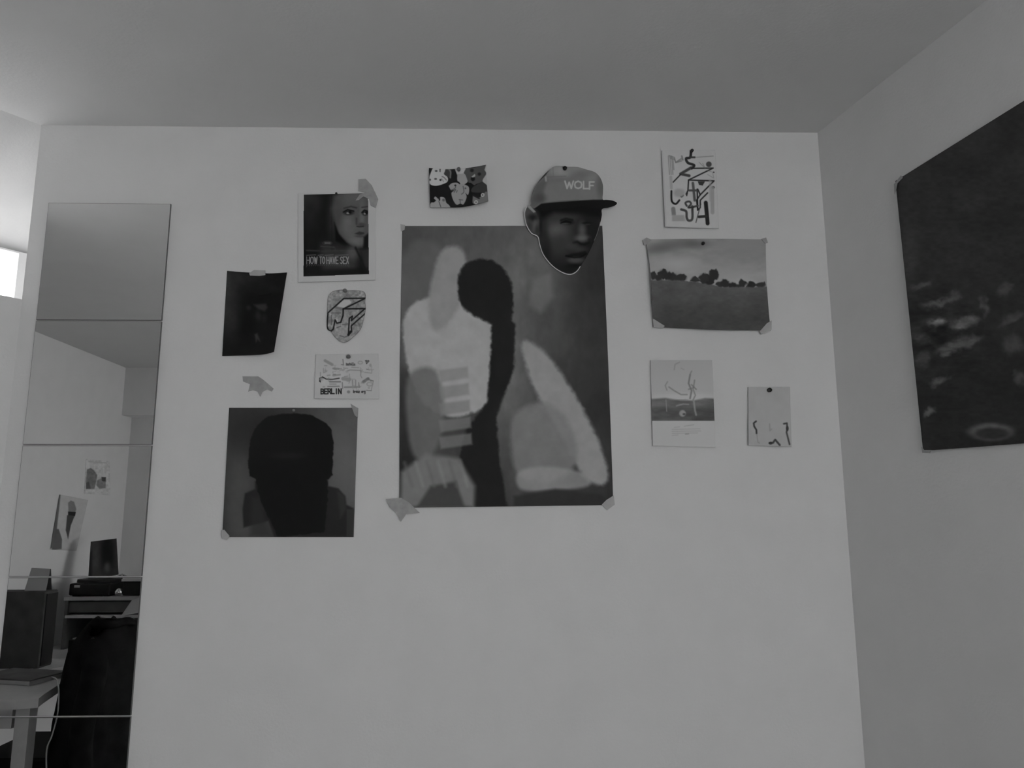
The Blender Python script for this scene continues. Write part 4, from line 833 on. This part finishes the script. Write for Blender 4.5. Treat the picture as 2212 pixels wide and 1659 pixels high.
# jacket: a folded shell around the back, widening to the hem
nz_, na = 46, 72; verts = []; fcs = []
for i in range(nz_):
    t = i/(nz_-1); z = .972-(.972-.30)*t
    hy = .15+.105*min(1, (t/.10))**.5+.02*t; hx = .035+.05*min(1, t/.12)**.6+.055*math.sin(min(1, t*1.2)*math.pi*.6)
    for j in range(na):
        an = 2*math.pi*j/na; c, s = math.cos(an), math.sin(an)
        c2 = math.copysign(abs(c)**.7, c); s2 = math.copysign(abs(s)**.8, s)
        fold = 1+.10*t*math.sin(an*7+2*math.sin(t*4))+.05*t*math.sin(an*13+t*7)+.05*math.sin(t*16+an*2)*(1-t)*t*2
        top = .045*math.exp(-((s2-.35)/.3)**2)*(1-t)**5 + .02*math.exp(-((s2+.6)/.3)**2)*(1-t)**5
        verts.append((cx0+.02+hx*c2*fold, cy0+hy*s2*(1+.06*t*math.sin(an*5+t*3)), z+top-.03*abs(s2)**3*(1-t)**2))
for i in range(nz_-1):
    for j in range(na): fcs.append((i*na+j, i*na+(j+1)%na, (i+1)*na+(j+1)%na, (i+1)*na+j))
fcs.append(tuple(range(na))); 
jk = empty('jacket', (cx0+.02, cy0, .3), 'black jacket draped over the back of the desk chair', 'jacket')
mesh_obj('jacket_body', verts, fcs, M_jacket, jk, True)
for sy in (-1, 1):
    pts = catmull([(cx0+.05, cy0+sy*.2, .90), (cx0+.10, cy0+sy*.275, .78), (cx0+.08, cy0+sy*.30, .60), (cx0+.10, cy0+sy*.285, .42)], 8)
    bm = bmesh.new(); rings = []
    for i, p in enumerate(pts):
        t = i/(len(pts)-1); r = .052*(1-.2*t)
        rings.append([bm.verts.new((p[0]+r*math.cos(a)*(1+.12*math.sin(3*a+t*14)), p[1]+r*math.sin(a), p[2]+.008*math.sin(a*2+t*11))) for a in [2*math.pi*k/14 for k in range(14)]])
    for a, b in zip(rings, rings[1:]):
        for k in range(14): bm.faces.new((a[k], a[(k+1)%14], b[(k+1)%14], b[k]))
    bm.faces.new(rings[0]); bm.faces.new(rings[-1]); from_bm('sleeve', bm, M_jacket, jk, True)
tube('collar', catmull([(cx0+.075, cy0-.09, .965), (cx0+.09, cy0, .985), (cx0+.075, cy0+.11, .985), (cx0-.01, cy0+.10, .99)], 6), .018, M_jacket, jk, 10)
